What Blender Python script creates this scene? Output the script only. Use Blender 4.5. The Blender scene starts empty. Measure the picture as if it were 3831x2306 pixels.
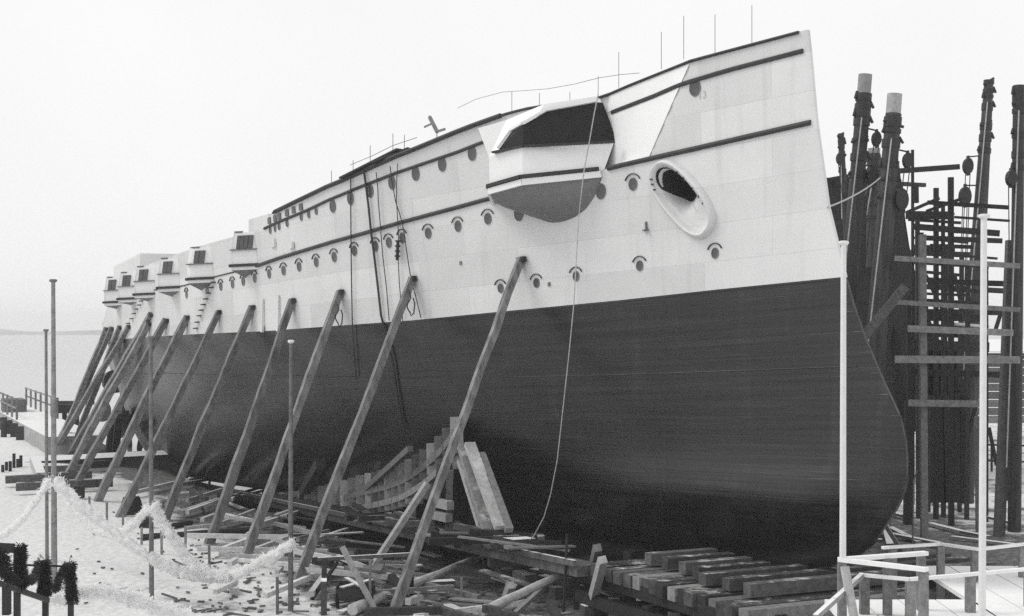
import bpy, bmesh, math, random
from mathutils import Vector, Matrix, noise
R = random.Random(7)
SC = bpy.context.scene
COL = SC.collection

# ------------------------------------------------------------------ camera, sky, sun, exposure
# photograph measured in its own 3831 x 2306 pixels; horizon at row 1222
PW, PH, HY = 3831.0, 2306.0, 1222.0
FPX = 1.4 * PW
cam = bpy.data.cameras.new('camera'); co = bpy.data.objects.new('camera', cam); COL.objects.link(co)
cam.sensor_width = 36.0; cam.lens = 36.0 * 1.4
cam.shift_y = (HY - PH / 2) / PW
cam.clip_start = 0.5; cam.clip_end = 9000
co.location = (0, 0, 0); co.rotation_euler = (math.radians(90), 0, 0)
SC.camera = co

SUN_EL, SUN_AZ = math.radians(48), math.radians(-80)      # azimuth from +Y towards +X : light from behind left
w = bpy.data.worlds.new('World'); SC.world = w; w.use_nodes = True
nt = w.node_tree; nt.nodes.clear()
def wn(t): return nt.nodes.new(t)
out = wn('ShaderNodeOutputWorld'); bg = wn('ShaderNodeBackground'); sky = wn('ShaderNodeTexSky')
sky.sky_type = 'NISHITA'; sky.sun_disc = False; sky.sun_elevation = SUN_EL; sky.sun_rotation = SUN_AZ
sky.dust_density = 4.0; sky.air_density = 1.0
bw = wn('ShaderNodeRGBToBW'); nt.links.new(sky.outputs[0], bw.inputs[0])
tc = wn('ShaderNodeTexCoord'); nz = wn('ShaderNodeTexNoise'); nz.inputs['Scale'].default_value = 1.6; nz.inputs['Detail'].default_value = 4
nt.links.new(tc.outputs['Generated'], nz.inputs['Vector'])
mr = wn('ShaderNodeMapRange'); nt.links.new(nz.outputs['Fac'], mr.inputs[0])
mr.inputs[1].default_value = .3; mr.inputs[2].default_value = .7; mr.inputs[3].default_value = 9.3; mr.inputs[4].default_value = 10.6
mx = wn('ShaderNodeMix'); mx.data_type = 'FLOAT'; mx.inputs[0].default_value = 0.92      # stratus layer over the clear sky
nt.links.new(bw.outputs[0], mx.inputs[2]); nt.links.new(mr.outputs[0], mx.inputs[3])
nt.links.new(mx.outputs[0], bg.inputs['Color']); bg.inputs['Strength'].default_value = 0.1
nt.links.new(bg.outputs[0], out.inputs[0])

sl = bpy.data.lights.new('sun', 'SUN'); so = bpy.data.objects.new('sun', sl); COL.objects.link(so)
sl.energy = 1.3; sl.angle = math.radians(24); sl.color = (1, .99, .97)
sdir = Vector((math.sin(SUN_AZ) * math.cos(SUN_EL), math.cos(SUN_AZ) * math.cos(SUN_EL), math.sin(SUN_EL)))
so.rotation_euler = sdir.to_track_quat('Z', 'Y').to_euler(); so.location = (-40, -20, 60)

SC.view_settings.view_transform = 'Standard'; SC.view_settings.look = 'None'
SC.view_settings.gamma = 1.0; SC.view_settings.exposure = 0.0; SC.view_settings.use_curve_mapping = False
SC.cycles.max_bounces = 6; SC.cycles.diffuse_bounces = 3; SC.cycles.glossy_bounces = 2; SC.cycles.volume_bounces = 2
SC.cycles.use_denoising = False

# ------------------------------------------------------------------ helpers
def lerp(a, b, t): return a + (b - a) * t
def interp(x, xs, ys):
    if x <= xs[0]: return ys[0]
    for i in range(len(xs) - 1):
        if x <= xs[i + 1]:
            return lerp(ys[i], ys[i + 1], (x - xs[i]) / (xs[i + 1] - xs[i]))
    return ys[-1]
def sstep(x, a, b):
    t = min(1, max(0, (x - a) / (b - a))); return t * t * (3 - 2 * t)
def ray(p): return Vector(((p[0] - PW / 2) / FPX, 1.0, (HY - p[1]) / FPX))

def tag(o, label=None, cat=None, group=None, kind=None):
    if label: o['label'] = label
    if cat: o['category'] = cat
    if group: o['group'] = group
    if kind: o['kind'] = kind
    return o
def empty(name, loc=(0, 0, 0), label=None, cat=None, group=None, parent=None):
    o = bpy.data.objects.new(name, None); COL.objects.link(o); o.location = loc; o.empty_display_size = .3
    if parent: o.parent = parent
    return tag(o, label, cat, group)
class MB:
    def __init__(s): s.v = []; s.f = []; s.smooth = False
    def add(s, vs, fs):
        n = len(s.v); s.v += [Vector(q) for q in vs]; s.f += [tuple(i + n for i in f) for f in fs]; return s
    def beam(s, p0, p1, w, h, up=Vector((0, 0, 1)), w1=None, h1=None):
        p0 = Vector(p0); p1 = Vector(p1); d = (p1 - p0).normalized()
        if abs(d.dot(up)) > .98: up = Vector((0, 1, 0))
        sx = d.cross(up).normalized(); sy = sx.cross(d).normalized()
        w1 = w if w1 is None else w1; h1 = h if h1 is None else h1
        vs = []
        for p, a, b in ((p0, w, h), (p1, w1, h1)):
            for i, j in ((-1, -1), (1, -1), (1, 1), (-1, 1)): vs.append(p + sx * (i * a / 2) + sy * (j * b / 2))
        return s.add(vs, [(3, 2, 1, 0), (4, 5, 6, 7), (0, 1, 5, 4), (1, 2, 6, 5), (2, 3, 7, 6), (3, 0, 4, 7)])
    def box(s, c, sx, sy, sz):
        x, y, z = c
        return s.add([(x + i * sx / 2, y + j * sy / 2, z + k * sz / 2) for k in (-1, 1) for i, j in ((-1, -1), (1, -1), (1, 1), (-1, 1))],
                     [(3, 2, 1, 0), (4, 5, 6, 7), (0, 1, 5, 4), (1, 2, 6, 5), (2, 3, 7, 6), (3, 0, 4, 7)])
    def tube(s, pts, r, n=8, cap=True, flat=None):
        pts = [Vector(p) for p in pts]; rs = r if isinstance(r, (list, tuple)) else [r] * len(pts)
        base = len(s.v); ref = None
        for i, p in enumerate(pts):
            d = (pts[min(i + 1, len(pts) - 1)] - pts[max(i - 1, 0)]).normalized()
            if ref is None: ref = Vector((0, 0, 1)) if abs(d.z) < .9 else Vector((1, 0, 0))
            sx = d.cross(ref).normalized(); sy = sx.cross(d).normalized(); ref = sy
            for k in range(n):
                t = 2 * math.pi * k / n + .3
                s.v.append(p + sx * (math.cos(t) * rs[i]) + sy * (math.sin(t) * rs[i]))
        for i in range(len(pts) - 1):
            for k in range(n):
                a = base + i * n + k; b = base + i * n + (k + 1) % n
                s.f.append((a, b, b + n, a + n))
        if cap:
            s.f.append(tuple(base + k for k in reversed(range(n)))); e = base + (len(pts) - 1) * n
            s.f.append(tuple(e + k for k in range(n)))
        return s
    def mesh(s, name, mat, origin=None):
        o = Vector(origin) if origin is not None else Vector((0, 0, 0))
        me = bpy.data.meshes.new(name); me.from_pydata([tuple(v - o) for v in s.v], [], s.f)
        for m in (mat if isinstance(mat, (list, tuple)) else [mat]): me.materials.append(m)
        if s.smooth:
            me.polygons.foreach_set('use_smooth', [True] * len(me.polygons))
        me.update(); return me
    def build(s, name, mat, parent=None, origin=None, smooth=None):
        if smooth is not None: s.smooth = smooth
        if origin is None and parent is None:
            origin = Vector((sum(v.x for v in s.v) / len(s.v), sum(v.y for v in s.v) / len(s.v), min(v.z for v in s.v)))
        o = bpy.data.objects.new(name, s.mesh(name, mat, origin)); COL.objects.link(o)
        if origin is not None: o.location = origin
        if parent: o.parent = parent
        return o
def autosmooth(o, deg=35):
    me = o.data; bm = bmesh.new(); bm.from_mesh(me)
    bmesh.ops.recalc_face_normals(bm, faces=bm.faces)
    for e in bm.edges:
        e.smooth = not (len(e.link_faces) != 2 or e.calc_face_angle(0) > math.radians(deg))
    for f in bm.faces: f.smooth = True
    bm.to_mesh(me); bm.free(); return o

# ------------------------------------------------------------------ materials (all greys: the photograph is black and white)
def mat(name, base=.2, rough=.7, var=.25, scale=(1, 1, 1), nscale=4, bump=.0, bscale=30, spec=.3, grain=None, snow=0, dist=.02, streak=None):
    m = bpy.data.materials.new(name); m.use_nodes = True; t = m.node_tree; N = t.nodes; L = t.links
    b = N['Principled BSDF']; b.inputs['Roughness'].default_value = rough
    b.inputs['Specular IOR Level'].default_value = spec
    c = N.new('ShaderNodeTexCoord'); mp = N.new('ShaderNodeMapping'); mp.inputs['Scale'].default_value = scale
    L.new(c.outputs['Object'], mp.inputs[0])
    n1 = N.new('ShaderNodeTexNoise'); n1.inputs['Scale'].default_value = nscale; n1.inputs['Detail'].default_value = 8; n1.inputs['Roughness'].default_value = .65
    L.new(mp.outputs[0], n1.inputs['Vector'])
    oi = N.new('ShaderNodeObjectInfo')
    r = N.new('ShaderNodeMapRange'); r.inputs[1].default_value = .3; r.inputs[2].default_value = .7
    r.inputs[3].default_value = base * (1 - var); r.inputs[4].default_value = base * (1 + var)
    L.new(n1.outputs['Fac'], r.inputs[0]); val = r.outputs[0]
    if grain:      # board to board variation between separate objects
        q = N.new('ShaderNodeMapRange'); q.inputs[3].default_value = 1 - grain; q.inputs[4].default_value = 1 + grain
        L.new(oi.outputs['Random'], q.inputs[0])
        mu = N.new('ShaderNodeMath'); mu.operation = 'MULTIPLY'; L.new(val, mu.inputs[0]); L.new(q.outputs[0], mu.inputs[1]); val = mu.outputs[0]
    if streak:     # rust and dirt runs: noise drawn out along local z
        sm = N.new('ShaderNodeMapping'); sm.inputs['Scale'].default_value = streak[0]; L.new(c.outputs['Object'], sm.inputs[0])
        sn = N.new('ShaderNodeTexNoise'); sn.inputs['Scale'].default_value = 1; sn.inputs['Detail'].default_value = 6; L.new(sm.outputs[0], sn.inputs['Vector'])
        sr = N.new('ShaderNodeMapRange'); sr.inputs[1].default_value = streak[2]; sr.inputs[2].default_value = streak[3]; sr.inputs[3].default_value = 1; sr.inputs[4].default_value = 1 - streak[1]
        L.new(sn.outputs['Fac'], sr.inputs[0])
        mu = N.new('ShaderNodeMath'); mu.operation = 'MULTIPLY'; L.new(val, mu.inputs[0]); L.new(sr.outputs[0], mu.inputs[1]); val = mu.outputs[0]
    if snow:       # snow lying on the upward faces, patchy
        g = N.new('ShaderNodeNewGeometry'); sx = N.new('ShaderNodeSeparateXYZ'); L.new(g.outputs['Normal'], sx.inputs[0])
        n2 = N.new('ShaderNodeTexNoise'); n2.inputs['Scale'].default_value = 1.3; n2.inputs['Detail'].default_value = 8; n2.inputs['Roughness'].default_value = .7; L.new(g.outputs['Position'], n2.inputs['Vector'])
        ad = N.new('ShaderNodeMath'); ad.operation = 'MULTIPLY_ADD'; L.new(n2.outputs['Fac'], ad.inputs[0]); ad.inputs[1].default_value = .9; L.new(sx.outputs[2], ad.inputs[2])
        sr = N.new('ShaderNodeMapRange'); sr.inputs[1].default_value = 1.68 - snow * .6; sr.inputs[2].default_value = 1.84 - snow * .6; L.new(ad.outputs[0], sr.inputs[0])
        mi = N.new('ShaderNodeMix'); mi.data_type = 'FLOAT'; L.new(sr.outputs[0], mi.inputs[0]); L.new(val, mi.inputs[2]); mi.inputs[3].default_value = .78; val = mi.outputs[0]
    L.new(val, b.inputs['Base Color'])
    if bump:
        n3 = N.new('ShaderNodeTexNoise'); n3.inputs['Scale'].default_value = bscale; n3.inputs['Detail'].default_value = 5; L.new(mp.outputs[0], n3.inputs['Vector'])
        bp = N.new('ShaderNodeBump'); bp.inputs['Strength'].default_value = bump; bp.inputs['Distance'].default_value = dist
        L.new(n3.outputs['Fac'], bp.inputs['Height']); L.new(bp.outputs[0], b.inputs['Normal'])
    m['nodes_bsdf'] = b.name
    return m
def plates(m, sx, sz, mortar, strength, distance=.02, dark=0):   # add riveted plate seams (relief) to a hull material
    t = m.node_tree; N = t.nodes; L = t.links; b = N[m['nodes_bsdf']]
    c = N.new('ShaderNodeTexCoord'); sep = N.new('ShaderNodeSeparateXYZ'); L.new(c.outputs['Object'], sep.inputs[0])
    cb = N.new('ShaderNodeCombineXYZ'); L.new(sep.outputs[0], cb.inputs[0]); L.new(sep.outputs[2], cb.inputs[1])
    br = N.new('ShaderNodeTexBrick'); br.inputs['Scale'].default_value = 1; br.inputs['Brick Width'].default_value = sx; br.inputs['Row Height'].default_value = sz
    br.inputs['Mortar Size'].default_value = mortar; br.inputs['Mortar Smooth'].default_value = .6; br.inputs['Color1'].default_value = (1, 1, 1, 1)
    br.inputs['Color2'].default_value = (.86, .86, .86, 1); br.inputs['Mortar'].default_value = (1 - dark, 1 - dark, 1 - dark, 1)
    L.new(cb.outputs[0], br.inputs['Vector'])
    old = b.inputs['Base Color'].links[0].from_socket
    bw = N.new('ShaderNodeRGBToBW'); L.new(br.outputs['Color'], bw.inputs[0])
    mu = N.new('ShaderNodeMath'); mu.operation = 'MULTIPLY'; L.new(old, mu.inputs[0]); L.new(bw.outputs[0], mu.inputs[1]); L.new(mu.outputs[0], b.inputs['Base Color'])
    bp = N.new('ShaderNodeBump'); bp.inputs['Strength'].default_value = strength; bp.inputs['Distance'].default_value = distance; bp.invert = True
    L.new(br.outputs['Fac'], bp.inputs['Height'])
    if b.inputs['Normal'].links: L.new(b.inputs['Normal'].links[0].from_socket, bp.inputs['Normal'])
    L.new(bp.outputs[0], b.inputs['Normal'])
    return m

M = {}
M['white'] = plates(mat('light_grey_hull_paint', .70, .55, .06, (1, 1, 1), .35, .12, 1.1, .25, dist=.05, streak=((2.2, 2.2, .14), .15, .58, .80)), 5.5, 1.25, .010, .5, .02, .10)
M['dark'] = plates(mat('dark_bottom_paint', .0145, .26, .85, (.06, .06, 2.6), 2.4, .35, 7, .42, dist=.03, streak=((1.6, 1.6, .10), -1.3, .56, .80)), 7.0, .62, .015, .25, .015, .25)
M['lightwhite'] = mat('lighter_white_paint', .82, .5, .04, (1, 1, 1), .6, .05, 3, .3)  # lighter white than the hull side, on sponsons and cut-in
M['undergrey'] = mat('grey_sponson_under', .17, .6, .12)  # even grey, darker than the sponson walls above
M['stemrim'] = mat('lit_stem_rim', .07, .45, .4)  # lighter tone that paints the lit edge of the stem
M['trim'] = mat('dark_strake_paint', .035, .6, .3)
M['shutter'] = mat('black_canvas_shutter', .012, .8, .3, bump=.2)
M['greyshutter'] = mat('grey_plank_shutter', .10, .7, .25)
M['steel'] = mat('grey_steel', .16, .5, .3, bump=.1)
M['glass'] = mat('dark_glass', .075, .3, .2, spec=.5)
M['deck'] = mat('deck_planking', .3, .8, .2)
M['wood'] = mat('weathered_timber', .20, .8, .35, (1, 1, 1), 5, .5, 14, .2, grain=.4)
M['woodpale'] = mat('pale_sawn_timber', .36, .8, .25, (1, 1, 1), 5, .4, 14, .2, grain=.3, snow=.75)
M['woodlit'] = mat('bare_pine_timber', .40, .75, .25, (1, 1, 1), 5, .4, 14, .2, grain=.25, snow=.35)
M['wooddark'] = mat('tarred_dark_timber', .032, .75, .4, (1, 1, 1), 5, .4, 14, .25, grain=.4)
M['woodsnow'] = mat('timber_with_snow', .11, .8, .4, (1, 1, 1), 5, .5, 14, .2, grain=.35, snow=.8)
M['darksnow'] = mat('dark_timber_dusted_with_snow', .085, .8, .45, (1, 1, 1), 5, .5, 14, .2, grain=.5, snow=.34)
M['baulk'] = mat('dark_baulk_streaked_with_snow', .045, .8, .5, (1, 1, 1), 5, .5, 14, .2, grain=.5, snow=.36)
M['mast'] = mat('dark_mast_timber', .055, .7, .5, (3, 3, .25), 2, .5, 14, .2, grain=.2)
M['polelit'] = mat('peeled_pole', .55, .75, .25, (1, 1, 1), 5, .4, 14, .2, grain=.3)
M['shore'] = mat('shore_timber', .19, .75, .6, (1.6, 1.6, .5), 2, .7, 9, .25, grain=.2)
M['polew'] = mat('white_pole_paint', .72, .5, .06)
M['snowtop'] = mat('packed_snow', .82, .7, .05, bump=.4, bscale=6)
M['rope'] = mat('hemp_rope', .05, .9, .3)
M['ropew'] = mat('pale_rope', .45, .9, .2)
M['fir'] = mat('dark_fir_sprigs', .035, .8, .4, grain=.2)
M['firsnow'] = mat('snow_laden_fir', .93, .8, .04)
_t = M['firsnow'].node_tree; _b = _t.nodes['Principled BSDF']; _o = _t.nodes['Material Output']
_tr = _t.nodes.new('ShaderNodeBsdfTranslucent'); _tr.inputs[0].default_value = (.93, .93, .93, 1); _mx = _t.nodes.new('ShaderNodeMixShader'); _mx.inputs[0].default_value = .5
_t.links.new(_b.outputs[0], _mx.inputs[1]); _t.links.new(_tr.outputs[0], _mx.inputs[2]); _t.links.new(_mx.outputs[0], _o.inputs[0])
M['iron'] = mat('black_iron', .03, .5, .3)
M['hull2'] = plates(mat('unpainted_hull_plates', .012, .7, .4, (1, 1, 1), .7, .2, 6), 5.0, 1.2, .03, .5, .02, .3)
M['stone'] = mat('quay_masonry', .35, .85, .25, nscale=1.2, bump=.4, bscale=8, snow=.9)

# ------------------------------------------------------------------ ship frame : a = metres aft of stem, v = to starboard, z = above keel
A = ray((-600, 1530)).normalized()
V = Vector((-A.y, A.x, 0)).normalized()
if V.y > 0: V = -V
N_ = A.cross(V).normalized()
P0 = ray((3170, 1036)) * 43.0 - N_ * 9.1
SHIPM = Matrix(((A.x, V.x, N_.x, P0.x), (A.y, V.y, N_.y, P0.y), (A.z, V.z, N_.z, P0.z), (0, 0, 0, 1)))
def W(a, v, z): return P0 + A * a + V * v + N_ * z
def S(p): d = Vector(p) - P0; return Vector((d.dot(A), d.dot(V), d.dot(N_)))
WA = [0, 5, 10, 15, 20, 25, 30, 40, 50, 60, 66, 70, 80, 90, 100, 110, 118, 122]
WB = [.08, 1.35, 3.0, 4.7, 6.2, 7.6, 8.7, 10.2, 10.9, 11.0, 10.75, 10.05, 8.4, 6.7, 5.1, 3.5, 1.8, .3]
DB = [.08, 1.75, 3.55, 5.4, 7.0, 8.3, 9.2, 10.5, 11.0, 11.0, 10.8, 10.1, 8.5, 7.0, 5.5, 4.2, 2.6, .5]
ZS = [0, .3, .6, 1.2, 2.2, 2.7, 3.1, 3.8, 4.3, 5, 5.7, 6.7, 7.7, 8.4, 9.1, 10.2, 11.3, 12.5, 14, 16.2, 17]      # stem profile
SA = [5.0, 1.6, .4, -.6, -1.6, -2.0, -2.15, -2.2, -2.15, -1.95, -1.45, -.85, -.3, 0.0, .25, .6, .95, 1.15, 1.4, 1.6, 1.7]
SA = [s - .2 for s in SA]
def stem(z): return interp(z, ZS, SA)
def stern(z): return interp(z, [0, 2, 4, 6, 8, 9, 12, 17], [-20, -19, -16, -9, -3, 0, 1.5, 2.5])
ZB_A = [0, 5, 9, 14, 20, 25, 32, 43, 50, 60, 122]; ZB_Z = [9.1, 9.08, 9.0, 8.95, 8.9, 8.95, 9.05, 9.4, 9.6, 9.9, 10.0]
def zb(a): return interp(a, ZB_A, ZB_Z)
DK_A = [0, 5.5, 9.15, 10.3, 11, 13.8, 16.3, 18.6, 23.7, 27.8, 30.7, 30.9, 122]; DK_Z = [16.95, 16.77, 16.6, 16.52, 16.4, 16.28, 16.0, 15.7, 15.1, 14.7, 14.4, 13.9, 13.7]
def zdeck(a): return interp(a, DK_A, DK_Z)
ST1_A = [0, 4.3, 5.8, 7.6, 9.9, 14, 16.3, 22.3, 27, 31.6]; ST1_Z = [16.35, 16.2, 16.1, 15.95, 15.84, 15.55, 15.25, 14.7, 14.2, 13.85]
ST2_A = [0, 3.5, 6.1, 9, 14.3, 16.7, 23, 28.7, 32.5, 35.4, 43, 50, 60, 122]; ST2_Z = [14.05, 13.92, 13.82, 13.68, 13.3, 13.12, 12.7, 12.4, 12.2, 12.15, 12.05, 12.3, 12.6, 12.6]
BE_A = [-1, 1.7, 5, 9.4, 14.5, 22.7, 32, 43, 51, 122]; BE_Z = [6.4, 6.4, 6.4, 6.4, 6.45, 6.6, 6.9, 7.2, 7.5, 7.9]
PA = [0, 8, 20, 30, 45, 75, 90, 105, 122]; PP = [.42, .46, .47, .48, .32, .22, .40, .7, 1.1]
def a_of(a0, z):
    a = a0
    if a0 < 20: a += stem(z) * (1 - a0 / 20)
    if a0 > 90: a += stern(z) * (a0 - 90) / 32
    return a
def a0_of(a, z):
    s = stem(z)
    if a < 20: return (a - s) / (1 - s / 20)
    if a > 90:
        k = stern(z) / 32
        return (a + 90 * k) / (1 + k)
    return a
def recess(a, z):        # the side forward of the bow gun position is cut inwards abaft a raking knuckle
    zs = interp(a, ST2_A, ST2_Z)
    if z <= zs + .02 or a > 13: return 0
    kn = 5.75 + (16.8 - z) * .62
    r_ = min(a, 10.3) - kn
    if a > 10.3: r_ *= 1 - sstep(a, 10.3, 13)
    return max(0, r_) * .27 * min(1, (z - zs) / .12)
def halfb(a, z, inset=True):
    a0 = max(0, a0_of(a, z)); B = zb(a)
    wv = interp(a0, WA, WB)
    if z >= B:
        t = min(1, (z - B) / 8.0); r = lerp(wv, interp(a0, WA, DB), t)
        return r - (recess(a, z) if inset else 0)
    u = max(0, z / B); p = interp(a0, PA, PP)
    bul = .75 * sstep(a0, 0, 3) * (1 - sstep(a0, 6, 17)) * math.exp(-((z - 2.3) / (1.15 if z > 2.3 else .9)) ** 2)      # swelling of the ram bow low down
    return max(min(.28, wv), wv * u ** p + bul)
def on_hull(p, off=0.0, inset=True):
    r = ray(p); prev = None; Y = 30.0
    while Y < 170:
        s = S(r * Y)
        if s.x > -2.5 and 0 <= s.z < 18 and s.y - halfb(s.x, s.z, inset) - off <= 0:
            lo, hi = Y - .1, Y
            for _ in range(14):
                m = (lo + hi) / 2; q = S(r * m)
                if q.y - halfb(q.x, q.z, inset) - off <= 0: hi = m
                else: lo = m
            return S(r * hi)
        Y += .1
    return None
def on_v(p, v):
    r = ray(p); t = (v + P0.dot(V)) / r.dot(V); return r * t
def on_z(p, z):
    r = ray(p); t = (z + P0.dot(N_)) / r.dot(N_); return r * t
def hnormal(a, z):
    e = .05; da = (halfb(a + e, z) - halfb(a - e, z)) / (2 * e); dz = (halfb(a, z + e) - halfb(a, z - e)) / (2 * e)
    return Vector((-da, 1, -dz)).normalized()

# ------------------------------------------------------------------ ground, water, far shore
GZ = -9.7
def zg(x, y):
    d = Vector((x - P0.x, y - P0.y, 0)); a = d.x * A.x + d.y * A.y; v = d.x * V.x + d.y * V.y
    n = noise.noise(Vector((x * .23, y * .23, 0))) * .13 + noise.noise(Vector((x * .9, y * .9, 5))) * .05
    g = GZ + n
    fl = P0.z - .052 * a - 1.5 + n * .8
    wgt = (1 - sstep(v, 5.5, 7.6)) * (1 - sstep(-v, 8, 12)) * sstep(a, 2, 9)
    if fl < g: g = lerp(g, fl, wgt)
    lim = 124 if v > -14 else 150
    g = lerp(g, -16.0, sstep(a, lim, lim + 14))
    if -40 < v < 60: pass
    return g
def gpt(p, dz=0.0):
    r = ray(p); Y = 25.0
    while Y < 400:
        q = r * Y
        if q.z <= zg(q.x, q.y) + dz: break
        Y += .15
    return r * Y

def axis(lo, hi, step, outer):
    xs = []; x = lo
    while x <= hi + 1e-6: xs.append(x); x += step
    l = []; d = step * 2; x = lo
    while x > -outer: x -= d; d *= 1.35; l.append(x)
    r = []; d = step * 2; x = xs[-1]
    while x < outer: x += d; d *= 1.35; r.append(x)
    return l[::-1] + xs + r
gx = axis(-62, 36, .5, 1700); gy = axis(24, 150, .5, 1400)
mb = MB()
for y in gy:
    for x in gx: mb.v.append(Vector((x, y, zg(x, y))))
nx = len(gx)
for j in range(len(gy) - 1):
    for i in range(nx - 1):
        k = j * nx + i; mb.f.append((k, k + 1, k + 1 + nx, k + nx))
def ground_mat():
    m = bpy.data.materials.new('snow_and_mud'); m.use_nodes = True; t = m.node_tree; N = t.nodes; L = t.links; b = N['Principled BSDF']
    b.inputs['Roughness'].default_value = .85; b.inputs['Specular IOR Level'].default_value = .15
    at = N.new('ShaderNodeAttribute'); at.attribute_name = 'snow'
    g = N.new('ShaderNodeNewGeometry')
    n1 = N.new('ShaderNodeTexNoise'); n1.inputs['Scale'].default_value = .55; n1.inputs['Detail'].default_value = 9; n1.inputs['Roughness'].default_value = .7; L.new(g.outputs['Position'], n1.inputs['Vector'])
    n2 = N.new('ShaderNodeTexNoise'); n2.inputs['Scale'].default_value = 3.5; n2.inputs['Detail'].default_value = 6; L.new(g.outputs['Position'], n2.inputs['Vector'])
    ad = N.new('ShaderNodeMath'); ad.operation = 'ADD'; L.new(at.outputs['Fac'], ad.inputs[0]); L.new(n1.outputs['Fac'], ad.inputs[1])
    mr = N.new('ShaderNodeMapRange'); mr.inputs[1].default_value = .92; mr.inputs[2].default_value = 1.06; L.new(ad.outputs[0], mr.inputs[0])
    c1 = N.new('ShaderNodeMapRange'); c1.inputs[1].default_value = .3; c1.inputs[2].default_value = .7; c1.inputs[3].default_value = .06; c1.inputs[4].default_value = .21; L.new(n2.outputs['Fac'], c1.inputs[0])
    c2 = N.new('ShaderNodeMapRange'); c2.inputs[1].default_value = .3; c2.inputs[2].default_value = .7; c2.inputs[3].default_value = .56; c2.inputs[4].default_value = .76; L.new(n2.outputs['Fac'], c2.inputs[0])
    mi = N.new('ShaderNodeMix'); mi.data_type = 'FLOAT'; L.new(mr.outputs[0], mi.inputs[0]); L.new(c1.outputs[0], mi.inputs[2]); L.new(c2.outputs[0], mi.inputs[3]); L.new(mi.outputs[0], b.inputs['Base Color'])
    bp = N.new('ShaderNodeBump'); bp.inputs['Strength'].default_value = .6; bp.inputs['Distance'].default_value = .12; L.new(n2.outputs['Fac'], bp.inputs['Height']); L.new(bp.outputs[0], b.inputs['Normal'])
    return m
go = mb.build('ground', ground_mat(), origin=(0, 0, 0), smooth=True); tag(go, kind='structure')
at = go.data.attributes.new('snow', 'FLOAT', 'POINT')
vals = []
for q in go.data.vertices:
    x, y = q.co.x, q.co.y; d = Vector((x - P0.x, y - P0.y, 0)); a = d.x * A.x + d.y * A.y; v = d.x * V.x + d.y * V.y
    wob = noise.noise(Vector((x * .16, y * .16, 9))) * 2.2
    s = lerp(lerp(.05, .36, sstep(v, 4, 8.5)), .85, sstep(v + wob, 10.6, 14.2)) if v > -10 else lerp(.25, .55, sstep(-v, 12, 30))
    if v > 10: s -= .55 * max(0, 1 - math.hypot(x + 15.5, (y - 52.8) * 2.0) / 4.5)        # trodden dark patches on the snow
    if v > 10: s -= .45 * max(0, 1 - math.hypot(x + 10.0, (y - 49) * 1.6) / 4.2)
    if (y < 47 and x > 8) or (a < -1 and y < 46): s = max(s, .7)  # second case: unseen snow ahead of the bow, added to reflect light onto it
    if y < 30 or y > 170: s = .8
    vals.append(s)
at.data.foreach_set('value', vals)

mb = MB()
for (x0, x1, y0, y1) in ((-3300, 3300, 100, 4000),):
    mb.add([(x0, y0, -12.9), (x1, y0, -12.9), (x1, y1, -12.9), (x0, y1, -12.9)], [(0, 1, 2, 3)])
mw = mat('calm_grey_water', .22, .12, .1, nscale=.05, bump=.25, bscale=.6, spec=.5, dist=.1)
tag(mb.build('water', mw, origin=(0, 0, 0)), kind='structure')
mb = MB(); hx = [-1500 + 40 * i for i in range(26)]
for i, x in enumerate(hx):
    h = 3 + 7 * abs(noise.noise(Vector((x * .011, 3, 0)))); e = min(1, (i) / 3, (25 - i) / 3)
    for (dy, zz) in ((-30, -14), (0, -13 + h * e + .5), (120, -13 + h * 1.2 * e + .6), (200, -14)): mb.v.append(Vector((x, 2300 + dy, zz)))
for i in range(25):
    for k in range(3): q = i * 4 + k; mb.f.append((q, q + 4, q + 5, q + 1))
tag(mb.build('hills', mat('far_snowy_shore', .30, .9, .3, nscale=.02), origin=(0, 0, 0), smooth=True), kind='structure')

# ------------------------------------------------------------------ the warship
ship = empty('warship', label='unlaunched white battleship with dark lower hull standing on the slipway', cat='ship')
ship.matrix_world = SHIPM
def part(mbd, name, m, parent=ship, sm=None, auto=None, label=None):
    o = mbd.build(name, m, parent, None, sm)
    if auto: autosmooth(o, auto)
    if label: o['label'] = label
    return o
cols = [0, .12, .3, .6, 1, 1.5, 2, 2.5] + [3 + .5 * i for i in range(22)] + [14 + i for i in range(17)] + [30.7, 30.9] + [31.5 + 1.5 * i for i in range(61)]
def hull_strip(rows, zfun, sides=(1, -1), close=None):
    m = MB()
    for sd in sides:
        base = len(m.v)
        for a0 in cols:
            for s in rows:
                z0 = zfun(a0, s)
                a = a_of(a0, z0); z = zfun(a if 3 < a0 < 121 else a0, s)
                v = halfb(a, z)
                if a0 == 0: v = .05 if z > .5 else .25
                m.v.append(Vector((a, sd * v, z)))
        nr = len(rows)
        for i in range(len(cols) - 1):
            for j in range(nr - 1):
                k = base + i * nr + j; q = (k, k + nr, k + nr + 1, k + 1)
                m.f.append(q if sd > 0 else q[::-1])
        if sd < 0:
            nn = len(cols) * nr
            for j in range(nr - 1): m.f.append((j, j + 1, nn + j + 1, nn + j))
            e = (len(cols) - 1) * nr
            for j in range(nr - 1): m.f.append((e + j + 1, e + j, nn + e + j, nn + e + j + 1))
    return m
def close_tb(m, nrows, row):
    nn = len(cols) * nrows
    for i in range(len(cols) - 1):
        a = i * nrows + row; b = (i + 1) * nrows + row
        m.f.append((a, nn + a, nn + b, b) if row == 0 else (a, b, nn + b, nn + a))
rl = [0, .008, .02, .04, .07, .1, .13, .16, .19, .22, .25, .28, .31, .34, .37, .4, .43, .47, .54, .62, .7, .8, .9, 1]
m = hull_strip(rl, lambda a, s: s * zb(a)); close_tb(m, len(rl), 0)
part(m, 'lower_hull', M['dark'], auto=40)
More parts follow.
